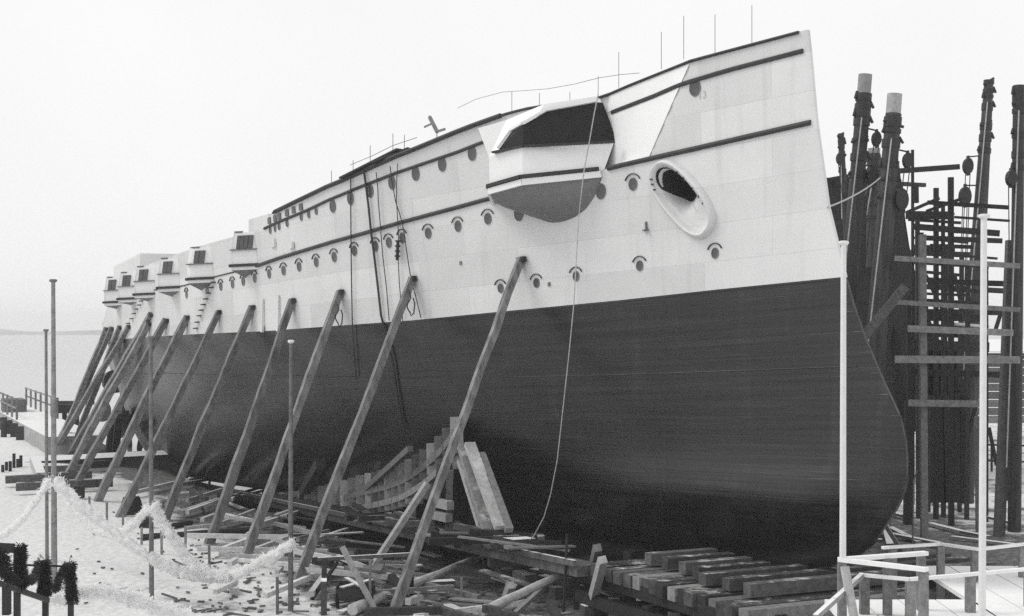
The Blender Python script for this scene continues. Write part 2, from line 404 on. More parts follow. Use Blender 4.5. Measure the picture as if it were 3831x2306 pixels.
# upper side : rows snapped round strake 2 so that the knuckled recess starts crisply
def zup(a, s):
    B, T = zb(a), zdeck(a); s2 = interp(a, ST2_A, ST2_Z)
    if s <= .5: return lerp(B, s2, s / .5)
    return lerp(s2 + .03, T, (s - .5) / .5) if s > .501 else s2 + .03
ru = [.5 * i / 18 for i in range(19)] + [.5005, .54, .6, .7, .8, .9, 1]
fine = cols
cols = sorted(set(cols + [4.5 + .18 * i for i in range(40)]))
h0 = on_hull((2462, 635)); h1 = on_hull((2652, 858)); hc = (h0 + h1) / 2; hn = hnormal(hc.x, hc.z)
hx_ = (h1 - h0); hx_ = (hx_ - hn * hx_.dot(hn)); LA = hx_.length / 2; hx_.normalize(); hz_ = hn.cross(hx_).normalized()
SB = .62
def hp(t, r, o):       # super-ellipse round the oval
    c, s_ = math.cos(t), math.sin(t); e = .8
    x = LA * math.copysign(abs(c) ** e, c) * (1 - (1 - r) * SB / LA); y = SB * math.copysign(abs(s_) ** e, s_) * r
    q = hc + hx_ * x + hz_ * y
    return Vector((q.x, halfb(q.x, q.z), q.z)) + hn * o
m = hull_strip(ru, zup); close_tb(m, len(ru), len(ru) - 1)
def in_oval(q, r):
    d = q - hc; x = d.dot(hx_) / (LA - (1 - r) * SB); y = d.dot(hz_) / (SB * r); return q.y > 0 and abs(d.dot(hn)) < .8 and abs(x) ** 2.4 + abs(y) ** 2.4 < 1
m.f = [f for f in m.f if not all(in_oval(m.v[i], 1.29) for i in f)]      # the plating is cut away inside the hawse lip
part(m, 'upper_hull', M['white'], auto=12)
cols = fine

def strake(name, xa, xz, a_from, a_to, w, h, mtl, off=0.0, step=.5, inset=True):
    m = MB(); pts = []; a = a_from
    while a <= a_to + 1e-6: pts.append(a); a += step
    for i, a in enumerate(pts):
        z = interp(a, xa, xz); v = halfb(a, z, inset) ; n = hnormal(a, z); n = Vector((n.x, n.y, 0)).normalized()
        for dz, o in ((-h / 2, -.05), (-h / 2, w * .7), (0, w), (h / 2, w * .7), (h / 2, -.05)):
            m.v.append(Vector((a, v, z + dz)) + n * (o + off))
    for i in range(len(pts) - 1):
        for k in range(4): q = i * 5 + k; m.f.append((q, q + 5, q + 6, q + 1))
    m.f += [(4, 3, 2, 1, 0), tuple((len(pts) - 1) * 5 + k for k in range(5))]
    return part(m, name, mtl, auto=40)
strake('gunwale', DK_A, [z + .02 for z in DK_Z], 1.75, 30.65, .1, .09, M['trim'])
strake('gunwale', DK_A, [z + .02 for z in DK_Z], 14.0, 30.3, .16, .16, M['trim'])
strake('rubbing_strake', ST1_A, ST1_Z, 1.6, 10.1, .08, .14, M['trim'])
strake('rubbing_strake', ST1_A, ST1_Z, 13.4, 31.6, .08, .12, M['trim'])
strake('rubbing_strake', ST2_A, ST2_Z, 1.35, B1.x if False else 9.35, .1, .16, M['trim'], inset=False)
strake('rubbing_strake', ST2_A, ST2_Z, 12.6, 33.2, .1, .15, M['trim'], inset=False)
strake('rubbing_strake', ST2_A, ST2_Z, 33.6, 70, .05, .06, M['trim'], inset=False)
strake('armour_ledge', BE_A, BE_Z, -.6, 70, .035, .03, M['dark'])
strake('boot_ledge', ZB_A, [z - .05 for z in ZB_Z], .7, 24, .03, .05, M['dark'])

# the plating of the cut-in, fitted as separate plates between the strakes in a lighter white than the side
def recess_plate(f0, f1, lo, hi):
    m = MB(); nz_, na_ = 10, 14
    for j in range(nz_ + 1):
        for i in range(na_ + 1):
            a = 0
            zz_ = None
            u = lerp(f0, f1, i / na_)
            # a runs from the raking knuckle to the sponson
            z = 15.0
            for _ in range(6):
                kn = 5.75 + (16.8 - z) * .62; a = lerp(kn + .02, 10.35, u); z = lerp(lo(a), hi(a), j / nz_)
            m.v.append(Vector((a, halfb(a, z) + .014, z)))
    for j in range(nz_):
        for i in range(na_):
            k = j * (na_ + 1) + i; m.f.append((k, k + na_ + 1, k + na_ + 2, k + 1))
    return part(m, 'recess_plate', M['lightwhite'], auto=40)
_s2 = lambda a: interp(a, ST2_A, ST2_Z) + .05
_s1 = lambda a: interp(a, ST1_A, ST1_Z)
recess_plate(0, 1, _s2, lambda a: _s1(a) - .07); recess_plate(0, 1, lambda a: _s1(a) + .07, lambda a: zdeck(a) - .02)

m = MB(); zz_ = [1.0 + .25 * k for k in range(33)]; m.tube([Vector(((stem(z - .4) + 2 * stem(z) + stem(z + .4)) / 4 + .02, 0, z)) for z in zz_], .04, 8); part(m, 'stem_rim_highlight', M['stemrim'])  # thin tube added to draw the lit rim along the stem
# --- forward gun sponson with its black shuttered embrasure
ZSP = 13.66
def pl(p, z): return S(on_z(p, z))
B1 = on_hull((2250, 632), .02, False); B2 = pl((1956, 662), 13.54); B3 = pl((1832, 697), 13.42)
C1 = on_hull((2298, 531), .03); D1 = on_hull((2243, 359), .03)
B4 = Vector((B3.x + 2.1, halfb(B3.x + 2.1, 13.3, False) - .3, 13.3))
base = [B1, B2, B3, B4]
def vert_at(p, Pa, Pb, off=0.0):      # pixel onto the vertical plane standing on Pa-Pb (ship frame)
    d = (Pb - Pa); d.z = 0; n = Vector((d.y, -d.x, 0)).normalized()
    if n.y < 0: n = -n
    o = S((0, 0, 0)); e = S(ray(p)) - o
    t = ((Pa + n * off) - o).dot(n) / e.dot(n); return o + e * t
zroof = lambda a: zdeck(a) - .04
m = MB(); top = []
for q in base: top.append(Vector((q.x + (.35 if q is B3 else 0), max(halfb(q.x, 16) + .12, q.y - (.9 if q in (B2, B3) else 0)) if q is not B1 else halfb(q.x, 16) + .03, zroof(q.x) - (.3 if q is B3 else .14))))
nb = len(base)
mid = [C1] + [Vector((q.x, q.y, q.z + 1.08)) for q in base[1:]]; top[0] = D1
m.v = [Vector(q) - Vector((0, 0, .30)) for q in base] + mid + top
for lvl in (0, 1):
    for i in range(nb - 1): k = lvl * nb + i; m.f.append((k, k + 1, k + 1 + nb, k + nb))
m.v += [Vector((q.x, max(.2, halfb(q.x, q.z) - 1.2), q.z)) for q in top]
for i in range(nb - 1): m.f.append((2 * nb + i, 2 * nb + i + 1, 3 * nb + i + 1, 3 * nb + i))
spo = part(m, 'gun_sponson', M['lightwhite'], auto=30)
# strake that follows the sponson foot, the white moulding under it and the sill
def bar(pts, w, h, name, mt, parent=ship):
    m = MB()
    for i in range(len(pts) - 1): m.beam(pts[i], pts[i + 1], w, h)
    return part(m, name, mt, parent)
out_ = lambda q, o: Vector((q.x, q.y + o, q.z))
bar([out_(B1, .1), out_(B2, .1), out_(B3, .08), B4], .14, .12, 'foot_strake', M['trim'], spo)
bar([Vector((q.x, q.y + .03, q.z - .20)) for q in base], .12, .22, 'foot_moulding', M['lightwhite'], spo)
sill = [vert_at(p, a, b, .06) for p, a, b in (((2300, 531), B1, B2), ((1960, 548), B1, B2), ((1958, 548), B2, B3), ((1846, 571), B2, B3))]
bar([sill[0], sill[1], sill[3]], .2, .07, 'sill', M['trim'], spo)
# shutter faces lie on the sloping upper wall: use the plane through the mid edge and the top edge
def plane_at(p, Pa, Pb, Pc, off):
    n = (Pb - Pa).cross(Pc - Pa).normalized()
    if n.y < 0: n = -n
    o = S((0, 0, 0)); e = S(ray(p)) - o
    return o + e * (((Pa + n * off) - o).dot(n) / e.dot(n))
f1 = [(1957, 546), (1957, 468), (2045, 418), (2232, 383), (2258, 452), (2284, 530)]
f2 = [(1866, 560), (1912, 495), (1957, 468), (1957, 546)]
m = MB()
fa = [plane_at(p, mid[0], mid[1], top[1], .09) for p in f1]
fb = [plane_at(p, mid[1], mid[2], top[2], .09) for p in f2]
fb[2] = fa[1].copy(); fb[3] = fa[0].copy()
for poly in (fa, fb):
    k = len(poly); c = [q - Vector((0, .25, 0)) for q in poly]
    m.add(poly + c, [tuple(range(k))] + [(i, (i + 1) % k, k + (i + 1) % k, k + i) for i in range(k)])
part(m, 'embrasure_shutter', M['shutter'], spo)
# raised lip round the embrasure head
m = MB(); lip = [fb[0], fb[1], fa[1], fa[2], fa[3]]
for i in range(len(lip) - 1): m.beam(lip[i] + Vector((0, .03, .06)), lip[i + 1] + Vector((0, .03, .06)), .12, .09)
part(m, 'embrasure_hood', M['lightwhite'], spo)
# underside : fan from the foot down to a curve on the hull side
curve = [(2255, 660), (2242, 700), (2222, 742), (2192, 785), (2150, 815), (2105, 832), (2060, 836), (2010, 818), (1960, 790), (1905, 762), (1868, 742)]
cv = [on_hull(p, 0, False) for p in curve]
cv = [Vector((q.x, q.y - .02, q.z)) for q in cv]
cv.append(Vector((B4.x, halfb(B4.x, ZSP - .5, False), ZSP - .45)))
def along(pts, t):
    L = [(pts[i + 1] - pts[i]).length for i in range(len(pts) - 1)]; d = t * sum(L)
    for i, l in enumerate(L):
        if d <= l or i == len(L) - 1: return pts[i].lerp(pts[i + 1], min(1, d / l))
        d -= l
m = MB(); nn = 24; rws = 7
low = [Vector((q.x, q.y - .02, q.z - .30)) for q in base]
for i in range(nn + 1):
    t = i / nn; p = along(low, t); q = along(cv, t)
    for j in range(rws):
        s = j / (rws - 1); r = p.lerp(q, s); bulge = math.sin(s * math.pi) * .28 * math.sin(t * math.pi)
        m.v.append(r + Vector((0, bulge, -bulge * .5)))
for i in range(nn):
    for j in range(rws - 1): k = i * rws + j; m.f.append((k, k + 1, k + rws + 1, k + rws))
part(m, 'sponson_underside', M['undergrey'], spo, auto=40)

# --- battery sponsons along the waist
def battery(bl, br, ztop_px, open_px, apex_px, roof_px=None, label=None):
    zB = 11.95
    a1 = on_hull(br, 0, False); zB = min(12.6, a1.z)
    q1 = pl(br, zB); q2 = pl(bl, zB)
    # place the outer chord parallel to the side and 1.1 m out
    a_f = a1.x; v_f = halfb(a_f, zB, False)
    P1 = Vector((a_f, v_f - .1, zB)); P2 = Vector((a_f + .9, halfb(a_f + .9, zB, False) + .85, zB))
    d = 1.0
    best = None
    for k in range(200):       # walk aft along the outer chord until it projects onto the left end of the foot strake
        aa = a_f + .9 + .04 * k; q = Vector((aa, halfb(aa, zB, False) + .95, zB)); pr = SHIPM @ q
        x = PW / 2 + FPX * pr.x / pr.y
        best = q
        if x <= bl[0]: break
    P3 = best; P4 = Vector((P3.x + 1.2, halfb(P3.x + 1.2, zB, False) - .1, zB))
    ps = [P1, P2, P3, P4]; r = SHIPM @ P2
    H = (br[1] - ztop_px) / FPX * r.y
    H = max(1.6, H)
    # round the outer corners of the casemate
    def rnd(p, c, q, n=4):
        a_, b_ = c.lerp(p, .45), c.lerp(q, .30); return [a_.lerp(c, k / (n - 1)).lerp(c.lerp(b_, k / (n - 1)), k / (n - 1)) for k in range(n)]
    ps4 = ps; ps = [P1] + rnd(P1, P2, P3) + rnd(P3, P3.lerp(P4, .01), P4)[:1] + [P4]
    root = MB()
    for k, dz in enumerate((-.22, H * .45, H)):
        for i, q in enumerate(ps): root.v.append(Vector((q.x, q.y - (.14 if k == 2 and 0 < i < len(ps) - 1 else 0), q.z + dz)))
    L_ = len(ps)
    for l in (0, 1):
        for i in range(L_ - 1): k = l * L_ + i; root.f.append((k, k + 1, k + L_ + 1, k + L_))
    root.v += [Vector((q.x, q.y - 2.2, q.z + H + .12)) for q in ps]
    for i in range(L_ - 1): root.f.append((2 * L_ + i, 2 * L_ + i + 1, 3 * L_ + i + 1, 3 * L_ + i))
    o = part(root, 'casemate_sponson', M['lightwhite'], auto=25)
    bar([Vector((q.x, q.y + .06, q.z)) for q in ps], .16, .13, 'foot_strake', M['trim'], o)
    bar([Vector((q.x, q.y - .22, q.z + H + .02)) for q in ps[2:]], .14, .09, 'roof_lip', M['steel'], o)
    sp = [out_(P1, .05) + Vector((0, 0, H * .47)), out_(P2, .1) + Vector((0, 0, H * .47)), out_(P2.lerp(P3, .6), .1) + Vector((0, 0, H * .47))]
    bar(sp, .16, .05, 'sill', M['steel'], o)
    # shutter across the forward face and round the corner
    u0, u1 = H * .5, H * .9
    near = bl[0] > 850
    n = MB(); cs = [P1.lerp(P2, .45), P2.lerp(P1, .12)] if not near else [P1.lerp(P2, .28), P1.lerp(P2, .62), P2.lerp(P1, .12)]
    for pa, pb in zip(cs[:-1], cs[1:]):
        k = 2
        for j in range(k):
            x0 = pa.lerp(pb, j / k + .03); x1 = pa.lerp(pb, (j + 1) / k - .03); mid_ = x0.lerp(x1, .5)
            nn_ = Vector((-(pb - pa).y, (pb - pa).x, 0)).normalized(); nn_ = nn_ if nn_.y > 0 else -nn_
            vs_ = [x0 + Vector((0, 0, u0)), x1 + Vector((0, 0, u0)), x1 + Vector((0, -.08, u1)), x0 + Vector((0, -.08, u1))]
            n.add([q + nn_ * .07 for q in vs_] + [q - nn_ * .1 for q in vs_], [(0, 1, 2, 3), (7, 6, 5, 4), (0, 4, 5, 1), (1, 5, 6, 2), (2, 6, 7, 3), (3, 7, 4, 0)])
    part(n, 'embrasure_shutter', M['greyshutter'], o)
    ap = on_hull(apex_px, 0, False)
    und = MB(); lo = [Vector((q.x, q.y, q.z - .22)) for q in ps]; hb = [Vector((q.x, halfb(q.x, q.z - .22, False) - .05, q.z - .22)) for q in ps]
    apx = Vector((ap.x, halfb(ap.x, ap.z, False), ap.z))
    und.v = lo + [apx]
    und.f = [(i, len(ps), i + 1) for i in range(len(ps) - 1)]
    part(und, 'sponson_underside', M['undergrey'], o)
battery((872, 1003), (966, 990), 872, None, (917, 1040))
battery((702, 1045), (800, 1040), 928, None, (752, 1087))
battery((600, 1078), (673, 1074), 976, None, (643, 1111))
battery((517, 1102), (580, 1099), 1005, None, (552, 1128))
battery((462, 1119), (512, 1116), 1020, None, (490, 1142))
battery((406, 1131), (456, 1129), 1038, None, (434, 1157))
# upper works behind the battery
def block(pa, pb, z0, z1, v0, v1, name):
    m = MB()
    for a in (pa, pb):
        for v, z in ((v0(a), z0), (v0(a), z1), (v1, z1), (v1, z0)): m.v.append(Vector((a, v, z)))
    m.f = [(0, 1, 2, 3), (7, 6, 5, 4), (0, 4, 5, 1), (1, 5, 6, 2), (2, 6, 7, 3), (3, 7, 4, 0)]
    return part(m, name, M['white'])
block(31.2, 33.6, 13.0, 14.55, lambda a: halfb(a, 13.9) - .12, 2, 'deckhouse')
block(56.5, 66.0, 13.2, 15.15, lambda a: 10.3, 3, 'deckhouse')
block(38.2, 47, 13.2, 13.98, lambda a: halfb(a, 13.9) - .35, 3, 'deckhouse')

# --- portholes : ring, glass and the eyebrow over it; alike pieces share mesh data
def disc(n, rx, rz, y, yy):
    return [(rx * math.cos(2 * math.pi * i / n), y, rz * math.sin(2 * math.pi * i / n)) for i in range(n)]
def ring_mesh(name, rx, rz, t, d, mt):
    n = 18; m = MB(); o1 = disc(n, rx + t, rz + t, 0, 0); o2 = disc(n, rx + t * .8, rz + t * .8, d, 0); i2 = disc(n, rx, rz, d, 0); i1 = disc(n, rx * .97, rz * .97, 0.012, 0)
    m.v = [Vector(q) for q in o1 + o2 + i2 + i1]
    for k in range(3):
        for i in range(n): m.f.append((k * n + i, k * n + (i + 1) % n, (k + 1) * n + (i + 1) % n, (k + 1) * n + i))
    return m.mesh(name, mt)
def disc_mesh(name, rx, rz, y, mt):
    n = 18; m = MB(); m.v = [Vector(q) for q in disc(n, rx, rz, y, 0)]; m.f = [tuple(range(n))]; return m.mesh(name, mt)
def brow_mesh(name, r, mt):
    m = MB(); pts = [(r * math.cos(t), 0, r * math.sin(t)) for t in [math.radians(25 + 13 * i) for i in range(11)]]
    for i in range(10): m.beam((pts[i][0], .035, pts[i][2]), (pts[i + 1][0], .035, pts[i + 1][2]), .024, .05, up=Vector((0, 1, 0)))
    return m.mesh(name, mt)
PM = {}
for key, rx, rz in (('big', .21, .26), ('mid', .165, .2), ('small', .13, .16), ('slit', .1, .15)):
    PM[key] = (ring_mesh('porthole', rx, rz, .03, .035, M['steel']), disc_mesh('porthole_glass', rx * .98, rz * .98, .02, M['glass']), brow_mesh('rain_eyebrow', rx + .2, M['iron']))
def porthole(px, key, brow, label=None):
    s = on_hull(px)
    if s is None: return
    n = hnormal(s.x, s.z); zz = (Vector((0, 0, 1)) - n * n.z).normalized(); xx = n.cross(zz).normalized()
    mtx = Matrix(((xx.x, n.x, zz.x, s.x), (xx.y, n.y, zz.y, s.y), (xx.z, n.z, zz.z, s.z), (0, 0, 0, 1)))
    ms = PM[key]
    o = bpy.data.objects.new('porthole', ms[0]); COL.objects.link(o); o.parent = ship; o.matrix_local = mtx
    g = bpy.data.objects.new('porthole_glass', ms[1]); COL.objects.link(g); g.parent = o
    if brow:
        e = bpy.data.objects.new('rain_eyebrow', ms[2]); COL.objects.link(e); e.parent = o
for p in ((2601, 328), (1767, 574), (1725 + 0, 590)): pass
for p in ((2601, 330), (1767, 575), (1655, 616), (1556, 651), (1467, 684), (1386, 715), (1312, 743), (1246, 772), (2249, 717), (1942, 800)): porthole(p, 'big', False)
for p in ((1184, 790), (1156, 803), (1128, 813), (1075, 836), (1045, 848), (1030, 855), (1012, 862)): porthole(p, 'slit', False)
for p in ((2369, 690), (1826, 819), (1714, 847), (1603, 873), (1506, 891), (1456, 908), (1406, 922), (1327, 939), (1251, 962), (1184, 981), (1120, 998), (1062, 1013), (1008, 1025), (954, 1041), (911, 1053), (871, 1063), (827, 1072), (776, 1084), (699, 1102)): porthole(p, 'mid', True)
for p in ((1874, 1079), (2008, 1059), (2156, 1034), (2394, 995), (2676, 948)): porthole(p, 'small' if p[0] < 2500 else 'small', True)
# square ports above the upper strake
sq = MB(); sq.box((0, .02, 0), .3, .06, .3); sqm = sq.mesh('square_port', M['glass'])
for p in ((1127, 775), (1100, 786), (1075, 797), (1046, 810), (1030, 817), (1009, 826)):
    s = on_hull(p)
    o = bpy.data.objects.new('square_port', sqm); COL.objects.link(o); o.parent = ship; o.location = s; o.rotation_euler = (0, 0, math.atan2(-(halfb(s.x - .1, s.z) - halfb(s.x + .1, s.z)) / .2, 1))
# ladder rungs up the side
rg = MB(); rg.box((0, .09, 0), .42, .2, .05); rgm = rg.mesh('ladder_rung', M['iron'])
for p in ((803, 1057), (795, 1077), (785, 1098), (775, 1119), (766, 1140), (758, 1161), (751, 1182), (743, 1206), (738, 1229), (533, 1127), (526, 1142), (515, 1157), (506, 1174), (497, 1193), (484, 1210)):
    s = on_hull(p)
    o = bpy.data.objects.new('ladder_rung', rgm); COL.objects.link(o); o.parent = ship; o.location = s
# number chalked under the foremost port
s = on_hull((2612, 372)); n = hnormal(s.x, s.z)
cu = bpy.data.curves.new('number', 'FONT'); cu.body = '13'; cu.size = .36; cu.extrude = .002
tmp = bpy.data.objects.new('number', cu); COL.objects.link(tmp); bpy.context.view_layer.update()
me = bpy.data.meshes.new_from_object(tmp.evaluated_get(bpy.context.evaluated_depsgraph_get())); bpy.data.objects.remove(tmp)
me.materials.append(mat('grey_chalk', .52, .9, .15))
o = bpy.data.objects.new('chalked_number', me); COL.objects.link(o); o.parent = ship
zz = (Vector((0, 0, 1)) - n * n.z).normalized(); xx = -n.cross(zz).normalized(); xx = zz.cross(n).normalized()
o.matrix_local = Matrix(((xx.x, zz.x, n.x, s.x + n.x * .012), (xx.y, zz.y, n.y, s.y + n.y * .012), (xx.z, zz.z, n.z, s.z + n.z * .012), (0, 0, 0, 1)))

# --- hawse pipe : raised oval lip with a dished trough and a dark sheet painting the shade in the pipe
m = MB(); mp_ = MB(); pr0 = [(1.30, -.03), (1.27, .08), (1.19, .20), (1.09, .26), (1.0, .22), (.90, .08), (.76, -.06), (.64, -.45), (.5, -.75), (.34, -.9), (.15, -.95), (.03, -.96)]; nn = 72
prof = []
for k in range(len(pr0) - 1):
    for e in range(3): prof.append((lerp(pr0[k][0], pr0[k + 1][0], e / 3), lerp(pr0[k][1], pr0[k + 1][1], e / 3)))
prof.append(pr0[-1])
for r, o_ in prof:
    for i in range(nn):
        q = hp(2 * math.pi * i / nn, r, 0)
        if o_ < 0 and r < 1: q = q + hn * (o_ * lerp(1.6, .2, sstep((q - hc).dot(hx_) / LA, -.6, .35)))
        else: q = q + hn * o_
        m.v.append(q)
mouth = []
for k in range(len(prof) - 1):
    for i in range(nn):
        f = (k * nn + i, k * nn + (i + 1) % nn, (k + 1) * nn + (i + 1) % nn, (k + 1) * nn + i)
        c = sum((m.v[q] for q in f), Vector((0, 0, 0))) / 4 - hc
        ins = k > 17 and ((c.dot(hx_) + .52 * LA) / (.46 * LA)) ** 2 + (c.dot(hz_) / (.66 * SB)) ** 2 < 1
        m.f.append(f)
m.f.append(tuple((len(prof) - 1) * nn + i for i in range(nn)))
def compact(vs, fs):
    o = MB(); mp = {}
    for f in fs:
        g = []
        for q in f:
            if q not in mp: mp[q] = len(o.v); o.v.append(vs[q])
            g.append(mp[q])
        o.f.append(tuple(g))
    return o
hw = part(compact(m.v, m.f), 'hawsepipe', M['white'], auto=60)
def dish(x, y):
    lo_, hi_ = .02, 1.3
    for _ in range(30):
        r = (lo_ + hi_) / 2; L_ = LA - (1 - r) * SB
        if (abs(x) / L_) ** 2.5 + (abs(y) / (SB * r)) ** 2.5 > 1: lo_ = r
        else: hi_ = r
    o_ = interp(-r, [-q[0] for q in pr0], [q[1] for q in pr0])
    if o_ < 0 and r < 1: o_ *= lerp(1.6, .2, sstep(x / LA, -.6, .35))
    q = hc + hx_ * x + hz_ * y
    return Vector((q.x, halfb(q.x, q.z), q.z)) + hn * (o_ + .06)
m = MB(); nr_, na_ = 8, 48
for j in range(nr_ + 1):
    for i in range(na_):
        t = 2 * math.pi * i / na_; e = max(.02, j / nr_); m.v.append(dish(-.49 * LA + .46 * LA * e * math.cos(t), .62 * SB * e * math.sin(t) * (1 - .18 * math.cos(t))))
for j in range(nr_):
    for i in range(na_): m.f.append((j * na_ + i, j * na_ + (i + 1) % na_, (j + 1) * na_ + (i + 1) % na_, (j + 1) * na_ + i))
part(m, 'pipe_mouth_shade', M['iron'], hw)
m = MB()
for k in range(5):
    t = math.radians(112 - 13 * k); m.beam(hp(t, 1.0, .27), hp(t, .82, .12), .035, .035)
for k in range(3):
    t = math.radians(-(128 + 12 * k)); m.beam(hp(t, 1.0, .27), hp(t, .9, .2), .05, .04)
part(m, 'chafing_bolts', M['iron'], hw)
s = on_hull((2421, 862)); m = MB(); m.box((s.x, s.y + .06, s.z), .22, .14, .05); m.box((s.x, s.y + .03, s.z + .15), .06, .08, .28); part(m, 'eye_bracket', M['steel'])
for p in ((1724, 985), (2055, 1064)):
    s = on_hull(p); m = MB(); m.box((s.x, s.y + .01, s.z), .14, .05, .14); part(m, 'scupper', M['steel'])
s = on_hull((1025, 910)); m = MB(); m.box((s.x, s.y + .02, s.z), .5, .1, .4); part(m, 'eye_bracket', M['white'])
for p in ((1095, 919),):
    s = on_hull(p); m = MB(); m.box((s.x, s.y + .05, s.z), .4, .12, .3); part(m, 'eye_bracket', M['white'])
# hanging fender boards
for x, y0, y1 in ((983, 1118, 1243), (1042, 1105, 1240)):
    t = on_hull((x, y0), .06); b = on_hull((x - 3, y1), .12); m = MB(); m.beam(t, b, .1, .05); m.beam(b.lerp(t, .2), b, .3, .1); part(m, 'fender_board', M['white'])
# deck fittings : stanchions, awning wire, davit, gangplank
def deckpole(px, y0, y1, r, name, mt=M['iron'], v=None):
    a = None; s = on_hull((px, y1 + 12))
    vv = s.y - .35 if v is None else v
    m = MB(); m.tube([S(on_v((px, y1 + 10), vv)), S(on_v((px, y0), vv))], r, 6); return part(m, name, mt)
for px, y0, y1 in ((2558, 60, 212), (2675, 55, 190), (2813, 20, 155), (2474, 120, 250), (2315, 195, 320), (2238, 285, 345), (2132, 345, 372), (2018, 348, 400), (1915, 345, 418)): deckpole(px, y0, y1, .011, 'stanchion', M['steel'])
for px, y0, y1 in ((1321, 600, 648), (1385, 545, 618), (1470, 500, 570), (1513, 505, 548), (1240, 640, 690)): deckpole(px, y0, y1, .014, 'stanchion', M['steel'])
m = MB(); pts = [S(on_v(p, 4.2)) for p in ((1712, 405), (1780, 372), (1880, 345), (1960, 340), (2050, 333), (2150, 315), (2240, 292), (2320, 280), (2392, 274))]; m.tube(pts, .010, 5); part(m, 'awning_wire', M['steel'])
m = MB(); pts = [S(on_v(p, 7.5)) for p in ((1310, 618), (1390, 585), (1470, 545), (1560, 515))]; m.tube(pts, .012, 5); part(m, 'guard_wire', M['iron'])
m = MB(); v_ = 5.0; k = lambda p: S(on_v(p, v_))
m.beam(k((1607, 438)), k((1636, 495)), .12, .12); m.beam(k((1632, 494)), k((1664, 484)), .07, .09); m.beam(k((1588, 476)), k((1620, 461)), .05, .07)
m.tube([k((1634, 490)), k((1636, 560))], .02, 6); part(m, 'deck_davit', M['steel'])
m = MB(); m.beam(S(on_v((1285, 668), 7.9)), S(on_v((1500, 560), 6.6)), .5, .07); m.beam(S(on_v((1395, 612), 7.4)), S(on_v((1535, 556), 6.3)), .4, .06); part(m, 'gangplank', M['wooddark'])
# sternmost visible things : rudder blade and starboard screw beyond the run of the hull
m = MB(); c = S(on_v((372, 1538), 3.0)); n = 20
for i in range(n):
    t = 2 * math.pi * i / n; m.v.append(Vector((c.x, c.y + .9 * math.cos(t) - .3, c.z + 1.15 * math.sin(t))))
for i in range(n):
    t = 2 * math.pi * i / n; m.v.append(Vector((c.x + .25, c.y + .9 * math.cos(t) - .3, c.z + 1.15 * math.sin(t))))
m.f = [tuple(range(n)), tuple(reversed(range(n, 2 * n)))] + [(i, (i + 1) % n, n + (i + 1) % n, n + i) for i in range(n)]
part(m, 'propeller_blade', M['steel'])
m = MB(); c = S(on_v((428, 1428), 5.0))
m.tube([c + Vector((-.5, 0, 0)), c + Vector((.5, 0, 0))], 1.05, 16); part(m, 'stern_tube', M['iron'])
m = MB(); m.beam(S(on_v((470, 1420), 3.5)), S(on_v((455, 1600), 2.0)), 2.2, .5, up=Vector((0, 1, 0))); part(m, 'shaft_bracket', M['dark'])

